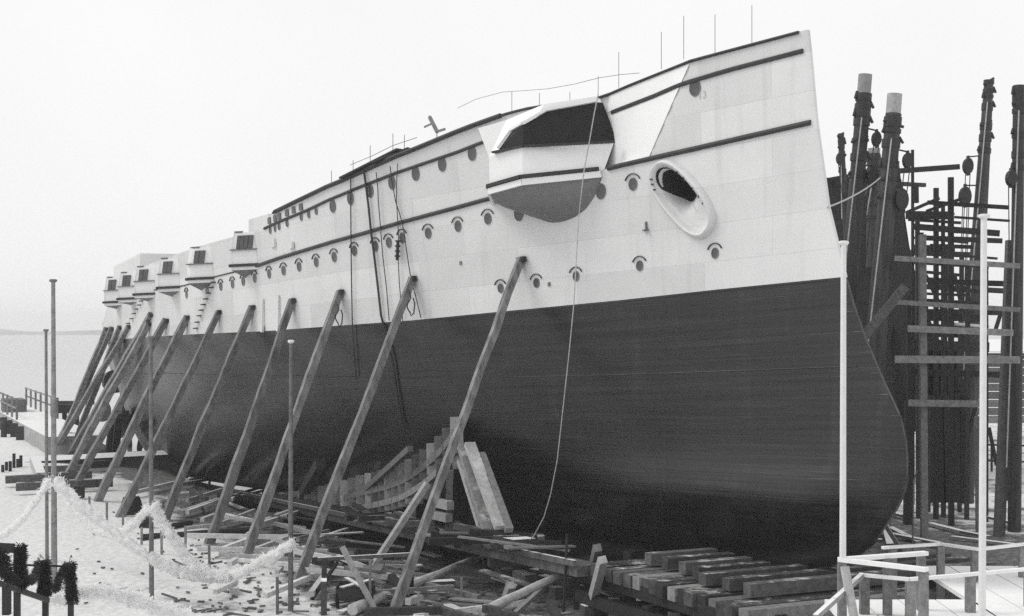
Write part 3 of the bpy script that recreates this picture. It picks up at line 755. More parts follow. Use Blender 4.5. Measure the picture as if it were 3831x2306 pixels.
# ------------------------------------------------------------------ raking shores
ORD = ['first', 'second', 'third', 'fourth', 'fifth', 'sixth', 'seventh', 'eighth', 'ninth', 'tenth', 'eleventh', 'twelfth', 'thirteenth', 'fourteenth', 'fifteenth']
SHO = [((1950, 968), (1471, 2292), .30), ((1543, 1040), (1101, 2198), .30), ((1273, 1090), (912, 2112), .32), ((1093, 1122), (785, 2033), .34), ((943, 1148), (617, 1947), .34),
       ((817, 1166), (449, 1935), .36), ((699, 1186), (366, 1876), .36), ((622, 1198), (275, 1829), .34), ((557, 1211), (236, 1806), .36), ((563, 1178), (262, 1700), .34), ((482, 1223), (206, 1690), .34), ((448, 1226), (270, 1690), .36), ((418, 1230), (222, 1670), .3), ((398, 1231), (207, 1688), .34)]
feet = []
for i, (t, f, wd) in enumerate(SHO):
    if t[0] < 500:
        aa = {482: 57, 448: 62, 418: 66, 398: 69}[t[0]]
        T = None
        for k in range(60):
            a_ = 50 + .5 * k; q = SHIPM @ Vector((a_, halfb(a_, 10.4) + .1, 10.4)); x = PW / 2 + FPX * q.x / q.y
            if x <= t[0] + 3: break
        T = q; r = ray(t); T = r * q.y
    else:
        s = on_hull(t, .08); T = SHIPM @ s
    F = gpt(f); feet.append((f, F))
    F = F + (F - T).normalized() * .15
    root = empty('shore', F, f'long raking timber shore propping the hull, {ORD[i]} from the bow', 'shore', 'raking shores along the starboard side')
    m = MB(); up = V.cross(T - F).normalized()
    ax = (T - F).normalized()
    n = 9; bow_ = R.uniform(-.16, .12); pts = []
    jit = [(R.uniform(-.035, .035), R.uniform(.92, 1.1)) for _ in range(n + 1)]; wd = wd * R.uniform(.9, 1.08)
    for k in range(n):
        s0, s1 = k / n, (k + 1) / n
        pa = F.lerp(T, s0) + Vector((0, 0, -bow_ * 4 * s0 * (1 - s0))) + V * jit[k][0]; pb = F.lerp(T, s1) + Vector((0, 0, -bow_ * 4 * s1 * (1 - s1))) + V * jit[k + 1][0]
        m.beam(pa, pb, lerp(wd * 1.08, wd * .85, s0) * jit[k][1], lerp(wd * 1.08, wd * .85, s0) * jit[k][1], up=Vector((-.86, -.46, .2)), w1=lerp(wd * 1.08, wd * .85, s1) * jit[k + 1][1], h1=lerp(wd * 1.08, wd * .85, s1) * jit[k + 1][1])
    o = bpy.data.objects.new('baulk', m.mesh('baulk', M['shore'], F)); COL.objects.link(o); o.parent = root
    m = MB(); hd = T - ax * .1 ; sd = A
    m.beam(T - A * .28 - Vector((0, 0, .05)), T + A * .28 - Vector((0, 0, .05)), .16, .22); o = bpy.data.objects.new('head_cleat', m.mesh('head_cleat', M['wooddark'], F)); COL.objects.link(o); o.parent = root
    if F.y < 75:
        m = MB(); m.beam(F - V * .0 + Vector((-.5, .1, .02)), F + Vector((.5, -.1, .02)), .35, .1); o = bpy.data.objects.new('foot_plate', m.mesh('foot_plate', M['darksnow'], F)); COL.objects.link(o); o.parent = root
    if i in (1, 2):
        q = T.lerp(F, .05); m = MB(); pts = [q + Vector((.1 + .08 * math.sin(k), -.3, -.12 * k)) for k in range(9)]; pts += [pts[-1] + Vector((.12, 0, .1)), pts[-1] + Vector((.16, 0, .5)), pts[2] + Vector((.1, 0, 0))]
        m.tube(pts, .03, 5); o = bpy.data.objects.new('lashing_rope', m.mesh('lashing_rope', M['rope'], F)); COL.objects.link(o); o.parent = root

# ------------------------------------------------------------------ ropes down the side
def hull_rope(pxs, r, label, mt=M['rope'], off=.12, chain=None):
    pts = []
    for p in pxs:
        s = on_hull(p, off)
        if s is None: s = S(ray(p) * 50)
        pts.append(SHIPM @ s)
    m = MB(); m.tube(pts, r, 5); o = m.build('hanging_rope', mt, origin=pts[-1]); tag(o, label, 'rope', 'ropes hanging down the white side'); return o
hull_rope([(1312, 655), (1312, 742), (1313, 900), (1315, 1060), (1318, 1214), (1325, 1320), (1333, 1420)], .028, 'thin dark rope hanging straight down the white side, farthest aft of the ropes')
hull_rope([(1360, 632), (1368, 690), (1378, 770), (1388, 870), (1400, 960), (1414, 1080), (1425, 1180), (1445, 1260), (1470, 1360), (1490, 1500), (1510, 1600)], .05, 'thickest dark hawser hanging from the deck edge down over the dark hull')
hull_rope([(1407, 645), (1413, 700), (1415, 750), (1424, 860), (1432, 960), (1446, 1080), (1456, 1200)], .022, 'thin wavy rope hanging just forward of the thick hawser')
hull_rope([(1487, 612), (1484, 680), (1483, 750), (1488, 830), (1491, 900), (1488, 940), (1494, 1060), (1500, 1130), (1507, 1205)], .02, 'thin rope with a short chain purchase hanging on the white side')
hull_rope([(1459, 622), (1466, 680), (1480, 755), (1495, 800), (1510, 860), (1524, 960), (1535, 1030), (1550, 1090), (1575, 1190)], .022, 'rope hanging down to the head of the second raking shore')
pts = [SHIPM @ on_hull(p, .18) for p in ((1489, 900), (1487, 925), (1490, 950), (1486, 975))]
m = MB()
for i in range(12):
    q = pts[0].lerp(pts[-1], i / 12); m.tube([q, q + (pts[-1] - pts[0]) / 12 * .8], .07 if i % 3 else .12, 6)
o = m.build('chain_purchase', M['iron'], origin=pts[-1]); tag(o, 'short black chain and blocks hung on a rope against the white side', 'chain')
top_ = SHIPM @ (sill[0] + Vector((.3, .3, 0)))
pts = []
for p in ((2238, 352), (2222, 430), (2205, 530), (2185, 640), (2175, 720)): pts.append(on_v(p, 4.9) if p[1] < 800 else None)
base_v = [(2166, 800, 4.7), (2158, 930, 4.75), (2147, 1135, 4.9), (2128, 1330, 4.95), (2105, 1540, 4.95), (2085, 1720, 4.95), (2060, 1850, 4.95), (2035, 1935, 5.0), (1998, 2005, 5.0), (1972, 2030, 5.0)]
for x, y, v in base_v: pts.append(on_v((x, y), v))
m = MB(); m.tube(pts, .02, 5); o = m.build('hanging_rope', M['ropew'], origin=pts[-1]); tag(o, 'pale line hanging past the black gun embrasure down to the launching way', 'rope')

# ------------------------------------------------------------------ launching cradle and ways
def beam_thing(name, p0, p1, w, h, mt, label, cat, group=None):
    m = MB(); m.beam(p0, p1, w, h); o = m.build(name, mt); return tag(o, label, cat, group)
def ribbed(parent, name, p0, p1, w, h, mt):
    m = MB(); m.beam(p0, p1, w, h); o = bpy.data.objects.new(name, m.mesh(name, mt, parent.location)); COL.objects.link(o); o.parent = parent; return o
VC = 4.6
for sgn, lab in ((1, 'starboard'), (-1, 'port')):
    w0 = W(-1.5, sgn * VC, 0)
    w0 = W(8, sgn * VC, 0)
    way = empty('launching_way', w0, 'long timber launching way along the starboard side of the keel, snow on its edges' if sgn > 0 else 'timber launching way in the shadow beyond the keel', 'launching way')
    for k in range(7):
        a0_, a1_ = 8.2 + k * 9.0, 8.2 + (k + 1) * 9.0 - .03
        ribbed(way, 'way_timber', W(a0_, sgn * (VC - .28), -.16), W(a1_, sgn * (VC - .28), -.16), .5, .36, M['darksnow'])
        ribbed(way, 'way_timber', W(a0_, sgn * (VC + .25), -.16), W(a1_, sgn * (VC + .25), -.16), .5, .36, M['darksnow'])
        ribbed(way, 'ribband', W(a0_, sgn * (VC + .55), .12), W(a1_, sgn * (VC + .55), .12), .14, .2, M['woodsnow'])
def zc(a):      # hull height at the cradle line
    wv = interp(a, WA, WB); p = interp(a, PA, PP)
    return zb(a) * min(1, VC / wv) ** (1 / p)
cr = empty('launching_cradle', W(18, VC, .1), 'timber launching cradle packed under the forebody, pale planks at its fore end', 'launching cradle')
for k in range(4): ribbed(cr, 'sliding_way', W(15.5 + k * 8, VC, .28), W(23.4 + k * 8, VC, .28), .8, .42, M['wooddark'])
a = 19.2; k = 0
while a < 46:
    zt = zc(a) - .2; wd = .52 if a < 30 else .8
    zl = zt - 1.3 if a < 24 else max(.5, zt - 1.9)
    mt_ = M['wood'] if k % 3 else M['woodlit']
    hb_ = halfb(a, zt - .3)
    ribbed(cr, 'packing_block', W(a, VC + .1, zl), W(a, VC + .1, zt), wd, .5, mt_)
    if a < 30 and zl > 1.1:
        ribbed(cr, 'packing_block', W(a, VC + .1, zl - .8), W(a, VC + .1, zl - .25), wd * .8, .45, M['wood'])
    if a < 32: ribbed(cr, 'poppet_post', W(a, VC - .5, .5), W(a, VC - .5, zl), .3, .3, M['wooddark'])
    a += wd + (.36 if a < 30 else .4); k += 1
for off, dz, th in ((.34, -1.05, .16), (.34, -1.75, .14)):
    m = MB(); aa = [18.8 + i * 1.2 for i in range(12 if dz < -1.5 else 14)]
    for i in range(len(aa) - 1): m.beam(W(aa[i], VC + off, zc(aa[i]) + dz), W(aa[i + 1], VC + off, zc(aa[i + 1]) + dz), .14, th + .12)
    o = bpy.data.objects.new('cradle_ribband', m.mesh('cradle_ribband', M['wood'], cr.location)); COL.objects.link(o); o.parent = cr
for t, f, wd in (((1728, 1664), (1826, 1985), .42), ((1757, 1662), (1872, 1975), .42), ((1704, 1680), (1800, 1990), .16)):
    ribbed(cr, 'poppet_plank', on_v(f, VC + .45), on_v(t, VC + .1), wd, .22, M['woodpale'])
ribbed(cr, 'poppet_plank', on_v((1905, 1985), VC + .2), on_v((1800, 1700), VC - .2), .3, .25, M['wood'])
ribbed(cr, 'foot_block', on_v((1800, 2000), VC + .3), on_v((1965, 2032), VC + .3), .9, .28, M['woodsnow'])
ribbed(cr, 'poppet_post', on_v((1677, 1990), VC + .6), on_v((1684, 1760), VC + .6), .28, .28, M['wood'])
ribbed(cr, 'poppet_post', on_v((1640, 1965), VC + .6), on_v((1660, 1740), VC + .6), .5, .3, M['wooddark'])
ribbed(cr, 'cross_block', on_v((1630, 1880), VC + .8), on_v((1685, 1892), VC + .8), .3, .35, M['woodlit'])
ribbed(cr, 'cross_block', on_v((1622, 1925), VC + .8), on_v((1680, 1938), VC + .8), .3, .35, M['wood'])

# keel blocks under the keel
for k in range(14):
    a = 4.5 + 2.4 * k
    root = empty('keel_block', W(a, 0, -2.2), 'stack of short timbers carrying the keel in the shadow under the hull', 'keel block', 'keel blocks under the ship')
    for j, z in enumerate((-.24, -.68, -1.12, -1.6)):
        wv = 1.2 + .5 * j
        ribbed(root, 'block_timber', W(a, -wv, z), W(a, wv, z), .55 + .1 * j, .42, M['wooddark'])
# the great crib of athwartship baulks under the bow
crib = empty('timber_crib', W(0, 4.5, -2.3), 'great crib of dark squared baulks stacked under the bow', 'timber crib')
R2 = random.Random(3)
a = -.9
while a < 7.9:       # the course whose sawn ends show as a row
    zt = -.24 + .05 * a; v1 = 4.75 + R2.uniform(-.12, .1); v0 = 1.0 if a > 2.5 else -6 + R2.uniform(-.6, .4)
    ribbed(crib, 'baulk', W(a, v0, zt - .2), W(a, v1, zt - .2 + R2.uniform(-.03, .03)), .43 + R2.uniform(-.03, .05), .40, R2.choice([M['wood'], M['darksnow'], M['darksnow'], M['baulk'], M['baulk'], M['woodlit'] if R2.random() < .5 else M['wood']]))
    a += .5 + R2.uniform(0, .05)
for k, (v, z) in enumerate(((4.5, -.72), (3.6, -.72), (4.6, -1.5))): ribbed(crib, 'runner', W(-1.2, v, z), W(11 - k, v, z + .45), .36, .42, M['wooddark'])
for k in range(9): ribbed(crib, 'post', W(-.6 + 1.25 * k, 4.45, -2.6), W(-.6 + 1.25 * k, 4.45, -.9), .34, .34, M['wood'] if k % 3 == 0 else M['wooddark'])
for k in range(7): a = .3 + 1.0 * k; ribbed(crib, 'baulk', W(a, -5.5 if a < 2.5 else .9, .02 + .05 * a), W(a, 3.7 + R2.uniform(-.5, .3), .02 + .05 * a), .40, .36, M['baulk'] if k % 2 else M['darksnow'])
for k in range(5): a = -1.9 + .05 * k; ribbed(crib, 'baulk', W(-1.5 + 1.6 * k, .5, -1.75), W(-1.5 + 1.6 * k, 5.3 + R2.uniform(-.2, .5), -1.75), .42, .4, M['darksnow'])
# long baulks projecting forward of the crib
for k, (p, q, hh) in enumerate((((2742, 2172), (3160, 2132), .42), ((2800, 2236), (3160, 2196), .42), ((2810, 2292), (3110, 2268), .4), ((2690, 2130), (3140, 2108), .25))):
    ribbed(crib, 'baulk', on_z(p, -.5 - .45 * min(k, 2)), on_z(q, -.5 - .45 * min(k, 2)), .34, hh * .85, M['baulk'])
# stacks of blocks just outside the crib and under the launching way
for k, (px, nlay) in enumerate((((1918, 2100), 3), ((1990, 2125), 2), ((2035, 2160), 2), ((2070, 2185), 2), ((1885, 2190), 3), ((1960, 2215), 2), ((2120, 2230), 3), ((2330, 2290), 2), ((1640, 2210), 1), ((2240, 2300), 2))):
    g = gpt(px); g.z = zg(g.x, g.y)
    root = empty('block_stack', g, f'low stack of {["one block","two blocks","three blocks"][nlay-1]} of timber beside the crib, {ORD[k]} counting from the left', 'block stack', 'stacks of timber blocks beside the crib')
    ang = R.uniform(-.3, .3)
    for j in range(nlay):
        d = (V if j % 2 == 0 else A); d = Vector((d.x, d.y, 0)).normalized(); d.rotate(Matrix.Rotation(ang, 3, 'Z'))
        z = g.z + .18 + .36 * j; c = Vector((g.x, g.y, z))
        ribbed(root, 'timber_block', c - d * .6, c + d * .6, .45, .35, M['woodsnow'])
# pole_like things -------------------------------------------------------------
def pole_at(p_base, p_top, r0, r1, name, mt, label, cat, depth=None, group=None, cap=None, flat=False):
    b = gpt(p_base) if depth is None else ray(p_base) * depth
    t = ray(p_top) * b.y
    m = MB(); n = 10; m.tube([b.lerp(t, k / n) for k in range(n + 1)], [lerp(r0, r1, k / n) for k in range(n + 1)], 10); m.smooth = True
    if cap is None:
        o = m.build(name, mt, origin=b); autosmooth(o, 40); return tag(o, label, cat, group)
    root = empty(name, b, label, cat, group)
    o = bpy.data.objects.new('pole', m.mesh('pole', mt, b)); COL.objects.link(o); o.parent = root; autosmooth(o, 40)
    m = MB(); m.tube([t + Vector((0, 0, z)) for z in (-.05, -.03, .0, .05, .07)], [r1 * 1.05, r1 * 1.5, r1 * 1.9, r1 * 1.85, r1 * 1.1], 12); o = bpy.data.objects.new('truck', m.mesh('truck', cap, b)); COL.objects.link(o); o.parent = root
    return root
pole_at((203, 2232), (199, 1052), .12, .075, 'flagpole', M['wood'], 'tall bare dark flagpole, the taller of the pair by the fir garlands', 'flagpole', None, 'bare flagpoles', M['wood'])
pole_at((176, 2100), (172, 1238), .08, .06, 'flagpole', M['wood'], 'shorter bare flagpole just left of the tallest one', 'flagpole', None, 'bare flagpoles', M['wood'])
pole_at((567, 2255), (564, 1264), .09, .065, 'flagpole', M['wood'], 'bare flagpole on the snow before the middle raking shores', 'flagpole', None, 'bare flagpoles', M['wood'])
pole_at((1087, 2288), (1089, 1280), .095, .06, 'flagpole', M['wood'], 'bare flagpole with a white knob where the snowy garland ends', 'flagpole', None, 'bare flagpoles', M['polew'])
pole_at((3153, 2092), (3156, 912), .085, .07, 'white_pole', M['polew'], 'white painted pole standing before the dark ram bow', 'flagpole', 36.0, None, M['polew'])
pole_at((3674, 2330), (3681, 812), .095, .08, 'white_pole', M['polew'], 'white painted pole in front of the scaffolding at right', 'flagpole', 35.5, None, M['polew'])

# ------------------------------------------------------------------ garlands
def catmull(pts, n):
    out = []
    P = [pts[0]] + pts + [pts[-1]]
    for i in range(1, len(P) - 2):
        for k in range(n):
            t = k / n; a, b, c, d = P[i - 1], P[i], P[i + 1], P[i + 2]
            out.append(.5 * ((2 * b) + (c - a) * t + (2 * a - 5 * b + 4 * c - d) * t * t + (3 * b - a - 3 * c + d) * t ** 3))
    out.append(pts[-1]); return out
def garland(pts, r, mt, label, n=900, leaf=.11, name='garland', group=None, core=None):
    path = catmull(pts, 12); m = MB(); rr = random.Random(len(label))
    core_ = .78 if mt is M['firsnow'] else .4; fine_ = catmull(path, 3) if core_ > .5 else path
    b0 = len(m.v); m.tube(fine_, r * core_, 9)
    for q in range(b0, len(m.v)):      # lumps of snow caught on the sprigs
        p_ = m.v[q]; c_ = fine_[(q - b0) // 9]; d_ = p_ - c_
        m.v[q] = c_ + d_ * (.75 + .8 * noise.noise(p_ * (2.2 / max(r, .1)) * .5) + .3 * noise.noise(p_ * 9)) + Vector((0, 0, .04 * noise.noise(p_ * 3)))
    if core_ > .5: n = int(n * .55); leaf = leaf * .8
    L = len(path) - 1; ph = rr.uniform(0, 9)
    for i in range(n):
        t = rr.random() * L; k = min(int(t), L - 1); c = path[k].lerp(path[k + 1], t - k); ax = (path[k + 1] - path[k]).normalized()
        rl_ = r * (.72 + .5 * noise.noise(Vector((t * .55 + ph, 1.3, ph))) + .25 * noise.noise(Vector((t * 2.3, ph, 4))))
        dv = Vector((rr.gauss(0, 1), rr.gauss(0, 1), rr.gauss(0, 1))); dv = (dv - ax * dv.dot(ax) * .7).normalized()
        q = c + dv * rl_ * rr.uniform(.3, .8)
        g = (dv + ax * rr.uniform(-1, 1) + Vector((0, 0, -.6 * rr.random()))).normalized(); e = g.cross(Vector((rr.gauss(0, 1), rr.gauss(0, 1), rr.gauss(0, 1)))).normalized()
        ll = leaf * rr.uniform(.7, 2.2); ww = leaf * rr.uniform(.22, .5)
        m.add([q - e * ww * .5, q + g * ll * .6 - e * ww * .35, q + g * ll + e * ww * .1, q + g * ll * .5 + e * ww * .6], [(0, 1, 2, 3)])
    o = m.build(name, mt, origin=path[0]); return tag(o, label, 'garland', group)
def gp(lst): return [ray((x, y)) * d for x, y, d in lst]
garland(gp([(208, 1795, 51.5), (300, 1890, 51), (420, 1985, 50.6), (560, 2085, 50.2), (680, 2140, 50), (790, 2160, 49.6), (900, 2140, 49.2), (1000, 2090, 48.8), (1095, 2030, 48.4)]), .27, M['firsnow'], 'thick snow-laden garland hanging low from the tallest flagpole to the one with a white knob', 9000, .11)
garland(gp([(176, 1800, 59), (260, 1890, 58), (350, 1975, 57), (430, 2000, 55.5), (500, 1960, 53), (563, 1890, 50.3)]), .2, M['firsnow'], 'thin snowy garland swagged between the shorter pole and the middle flagpole', 4200, .10)
garland(gp([(568, 1890, 50.2), (620, 1975, 50), (690, 2075, 49.8), (770, 2140, 49.5), (860, 2160, 49.2)]), .26, M['firsnow'], 'snowy garland falling steeply from the middle flagpole to the right', 5000, .11)
garland(gp([(180, 1800, 54), (130, 1880, 52), (70, 1955, 50), (0, 2010, 48), (-80, 2040, 46)]), .15, M['firsnow'], 'thin snowy garland running from the left pole out of the picture', 2600, .09)
garland(gp([(170, 2240, 36), (240, 2235, 36), (300, 2215, 36), (370, 2210, 36), (450, 2230, 36.2), (520, 2245, 36.4), (600, 2275, 36.6), (700, 2300, 36.8)]), .24, M['firsnow'], 'fluffy snow-covered greenery heaped along the bottom edge at left', 6000, .10)

# dark fir drapery on the near rail, bottom left
rail = empty('railing', ray((100, 2290)) * 30, 'low timber railing hung with dark fir at the bottom left corner', 'railing')
def railpart(name, p0, p1, w, h, mt): return ribbed(rail, name, p0, p1, w, h, mt)
railpart('top_rail', ray((-60, 2110)) * 31, ray((260, 2120)) * 36, .05, .05, M['iron'])
railpart('lower_rail', ray((-40, 2170)) * 29, ray((178, 2246)) * 33, .1, .1, M['wooddark'])
railpart('post', ray((25, 2300)) * 30, ray((25, 2192)) * 30, .15, .15, M['wooddark'])
railpart('post', ray((64, 2330)) * 31, ray((64, 2050)) * 31, .12, .12, M['wooddark'])
railpart('post', ray((170, 2330)) * 33.5, ray((170, 2105)) * 33.5, .12, .12, M['wooddark'])
railpart('post', ray((265, 2330)) * 35.5, ray((265, 2115)) * 35.5, .12, .12, M['wooddark'])
railpart('board', ray((-60, 2045)) * 31, ray((54, 2052)) * 31, .05, .2, M['wooddark'])
for nm, pts, r, n in (('dark fir bunch hanging on the post nearest the left edge', [(75, 2045, 31), (80, 2070, 31), (76, 2110, 31), (70, 2150, 31), (84, 2200, 31)], .15, 700),
                      ('dark fir swag drooping between the first two posts', [(80, 2110, 31), (92, 2155, 31.5), (110, 2172, 32), (128, 2160, 32.8), (140, 2110, 33.3)], .07, 500),
                      ('dark fir column hanging beside the tall flagpole', [(160, 2100, 33.4), (165, 2140, 33.4), (168, 2190, 33.4), (165, 2222, 33.4)], .2, 1000),
                      ('dark fir column on the last post of the railing', [(262, 2110, 35.4), (262, 2150, 35.4), (265, 2200, 35.4), (272, 2250, 35.4)], .19, 1000),
                      ('dark fir swag looped left of the last post', [(250, 2115, 35.2), (228, 2150, 35), (215, 2185, 34.6), (206, 2205, 34.4)], .09, 450),
                      ('dark fir swag at the very left edge of the railing', [(-40, 2080, 30), (5, 2070, 30.3), (12, 2120, 30.3), (30, 2155, 30.5), (55, 2180, 30.8)], .16, 900)):
    garland(gp(pts), r, M['fir'], nm, n * 3, .06, 'fir_garland', 'dark fir garlands on the railing')

# ------------------------------------------------------------------ loose timbers and poles lying about
def L5(p): return (700 + p[0] * .3747, 1750 + p[1] * .3747)
SL = [((0, 150), (290, 70)), ((0, 360), (350, 250)), ((0, 480), (320, 360)), ((430, 215), (780, 130)), ((400, 325), (780, 200)), ((360, 475), (750, 335)), ((300, 610), (670, 460)), ((340, 865), (620, 760)),
      ((800, 415), (1150, 275)), ((740, 640), (1360, 370)), ((710, 725), (1310, 495)), ((660, 865), (1030, 725)), ((860, 450), (980, 520)), ((580, 295), (680, 350)), ((440, 420), (550, 310)), ((150, 550), (280, 500)),
      ((840, 300), (1010, 230)), ((280, 1285), (490, 1180)), ((780, 1335), (1710, 940)), ((1240, 875), (1660, 715)), ((1240, 1320), (1500, 950)), ((1370, 600), (1840, 360)), ((420, 1000), (560, 910)), ((900, 1080), (990, 990)), ((1050, 930), (1170, 830)), ((600, 700), (720, 640))]
lines = [(L5(a), L5(b)) for a, b in SL]
lines += [((507, 1852), (653, 1815)), ((660, 1895), (830, 1840)), ((678, 1931), (818, 1882)), ((684, 1806), (812, 1779)), ((1408, 2149), (1489, 2185)), ((1526, 2270), (1660, 2220))]
byfoot = {}
for a, b in lines:
    c = ((a[0] + b[0]) / 2, (a[1] + b[1]) / 2)
    k = min(range(9), key=lambda i: abs(feet[i][0][0] + (feet[i][0][1] - c[1]) * .38 - c[0]))
    byfoot.setdefault(k, []).append((c[1], a, b))
for k, lst in byfoot.items():
    lst.sort(key=lambda q: q[0])
    for j, (_, a, b) in enumerate(lst):
        p0 = gpt(a, .18); p1 = gpt(b, .18); lift = max(0, max(zg(*p0.lerp(p1, t / 8).xy) + .3 - p0.lerp(p1, t / 8).z for t in range(9))); p0.z += lift; p1.z += lift; thin = R.uniform(.15, .22)
        pos = 'uppermost' if j == 0 else ('lowest' if j == len(lst) - 1 else ORD[j] + ' from the top')
        beam_thing('loose_pole', p0, p1, thin, thin, M['polelit'], f'slender pole by the {ORD[k]} shore from the bow, {pos} there', 'pole', 'poles lying among the shores')
def big(name, a, b, w, h, mt, label, cat, dz=.2, dz2=None, group=None):
    return beam_thing(name, gpt(a, dz), gpt(b, dz if dz2 is None else dz2), w, h, mt, label, cat, group)
def log(a, b, r0, r1, mt, label, dz=.2, dz2=None):
    p0 = gpt(a, dz); p1 = gpt(b, dz if dz2 is None else dz2); n = 8
    m = MB(); m.tube([p0.lerp(p1, k / n) + Vector((0, 0, R.uniform(-.02, .02))) for k in range(n + 1)], [lerp(r0, r1, k / n) * R.uniform(.95, 1.05) for k in range(n + 1)], 9)
    o = m.build('log', mt); autosmooth(o, 40); return tag(o, label, 'log')
log((1318, 2282), (1890, 2045), .20, .13, M['woodlit'], 'long pale log lying aslant in the foreground from the nearest shore to the way', .25, .9)
log((1800, 2292), (2172, 2114), .18, .12, M['woodlit'], 'pale log leaning on the launching way beside the big crib', .25, 1.2)
log((531, 2012), (945, 1984), .16, .15, M['wooddark'], 'dark round log lying on the snow behind the middle flagpole', .15)
log((635, 1972), (716, 1955), .13, .12, M['wooddark'], 'short dark log lying behind the steep snowy garland', .15)
big('baulk', (1290, 1972), (1560, 1966), .5, .5, M['darksnow'], 'big dark baulk with a snowy top lying across behind the second shore', 'baulk', .3)
big('baulk', (1060, 2010), (1340, 1998), .25, .25, M['woodsnow'], 'thin squared baulk lying level behind the flagpole with the white knob', 'baulk', .25)
big('baulk', (1236, 1890), (1390, 1892), .2, .3, M['woodsnow'], 'short baulk lying level under the cradle packing', 'baulk', .25)
big('baulk', (1534, 2020), (1700, 2012), .35, .55, M['darksnow'], 'dark baulk with a snowy edge between the first shore and the cradle foot', 'baulk', .35)
big('baulk', (1425, 2058), (1640, 2052), .35, .5, M['darksnow'], 'dark baulk lying just left of the first shore behind the trestle rail', 'baulk', .3)
big('plank', (1578, 2066), (1640, 2083), .35, .06, M['woodpale'], 'short pale plank lying alone right of the first shore', 'plank', .35)
big('plank', (1603, 1970), (1730, 2000), .5, .07, M['woodpale'], 'wide pale plank lying before the cradle foot', 'plank', .7)
big('plank', (1540, 1958), (1640, 1985), .4, .07, M['woodpale'], 'pale plank poking out behind the first shore', 'plank', .6)
big('plank', (1400, 1915), (1500, 1945), .3, .07, M['woodpale'], 'pale plank sloping down behind the second loose shore', 'plank', .5)
big('plank', (1260, 1845), (1400, 1868), .3, .07, M['woodpale'], 'pale plank under the cradle packing blocks', 'plank', .5)
big('plank', (1350, 1855), (1465, 1836), .25, .07, M['woodpale'], 'pale plank raised under the cradle at its middle', 'plank', .7)
big('plank', (1640, 2262), (1720, 2300), .9, .05, M['woodpale'], 'broad pale board lying at the bottom edge between the two logs', 'plank', .1)
big('plank', (1270, 2290), (1370, 2260), .3, .06, M['woodpale'], 'pale board lying at the bottom edge left of the first shore', 'plank', .15)
big('plank', (870, 2200), (880, 2215), .3, .25, M['woodlit'], 'stub of timber on the snow near the bottom edge', 'plank', .15)
R4 = random.Random(21)
for k in range(84):
    a_ = R4.choice((R4.uniform(6, 24), R4.uniform(6, 46))) if k < 50 else R4.uniform(9, 30); v_ = R4.uniform(5.6, 10.8) if k < 50 else R4.uniform(4.4, 6.2); d_ = Vector((A.x, A.y, 0)).normalized(); d_.rotate(Matrix.Rotation(R4.choice((0.0, .25, -.35, 1.2, 1.5, .8)) + R4.uniform(-.25, .25), 3, 'Z'))
    c_ = P0 + A * a_ + V * v_; z_ = (zg(c_.x, c_.y) if k < 50 else max(zg(c_.x, c_.y), W(a_, v_, .25).z)) + R4.choice((.1, .12, .3, .45, .6) if k < 50 else (.06, .1, .2)); l_ = R4.uniform(.6, 2.6) if k < 50 else R4.uniform(1.2, 4.5)
    kind_ = R4.random()
    p0 = Vector((c_.x, c_.y, z_)) - d_ * l_ / 2; p1 = p0 + d_ * l_ + Vector((0, 0, R4.uniform(-.1, .35)))
    if kind_ < .55: beam_thing('scrap_plank', p0, p1, R4.uniform(.15, .4), .06, M['woodpale'] if kind_ < .16 else (M['wood'] if kind_ < .4 else M['darksnow']), 'loose scrap plank in the litter between the launching way and the shores', 'plank', 'scrap planks beside the launching way')
    else: beam_thing('scrap_baulk', p0, p1, .25, .25, M['wooddark'] if kind_ < .8 else M['darksnow'], 'loose squared timber in the litter between the launching way and the shores', 'timber', 'scrap timbers beside the launching way')
for k in range(20):
    a_ = R4.uniform(8, 34); v_ = R4.uniform(6.4, 11.5); d_ = Vector((A.x, A.y, 0)).normalized(); d_.rotate(Matrix.Rotation(R4.choice((.9, 1.2, 1.45, -.9, .3)) + R4.uniform(-.2, .2), 3, 'Z'))
    c_ = P0 + A * a_ + V * v_; l_ = R4.uniform(2.6, 6.0); p0 = c_ - d_ * l_ / 2; p1 = c_ + d_ * l_ / 2
    p0.z = zg(p0.x, p0.y) + R4.uniform(.12, .5); p1.z = zg(p1.x, p1.y) + R4.uniform(.12, .7)
    lift = max(0, max(zg(*p0.lerp(p1, t / 8).xy) + .1 - p0.lerp(p1, t / 8).z for t in range(9))); p0.z += lift; p1.z += lift
    beam_thing('long_pole', p0, p1, R4.uniform(.13, .2), R4.uniform(.13, .2), M['polelit'] if k % 3 else M['wood'], 'long slender pole thrown down across the litter between the launching way and the shores', 'pole', 'long poles thrown across the litter')
# leaning props that stand off the ground
def prop(name, f, t, dt, w, mt, label, dz=0, dfoot=None):
    p0 = gpt(f, dz) if dfoot is None else ray(f) * dfoot; p1 = ray(t) * dt
    m = MB(); m.beam(p0, p1, w, w, up=V); return tag(m.build(name, mt, origin=p0), label, 'prop')
prop('leaning_prop', (1363, 2170), (1600, 1808), 55.0, .22, M['woodlit'], 'pale square prop leaning beside the first shore up to the cradle')
prop('leaning_prop', (1190, 1995), (1535, 1680), 60.5, .26, M['wood'], 'long slanting prop leaning against the cradle packing left of the first shore')
prop('leaning_prop', (1080, 1935), (1200, 1735), 66, .45, M['wooddark'], 'thick dark prop under the bilge between the second and third shores')
prop('leaning_prop', (1412, 2300), (1280, 2046), 48.5, .16, M['woodlit'], 'thin pale pole tilted back against the trestle rail near the bottom edge')
prop('leaning_prop', (2205, 2290), (2255, 2095), 45.5, .26, M['woodpale'], 'pale snowy plank propped upright against the crib')
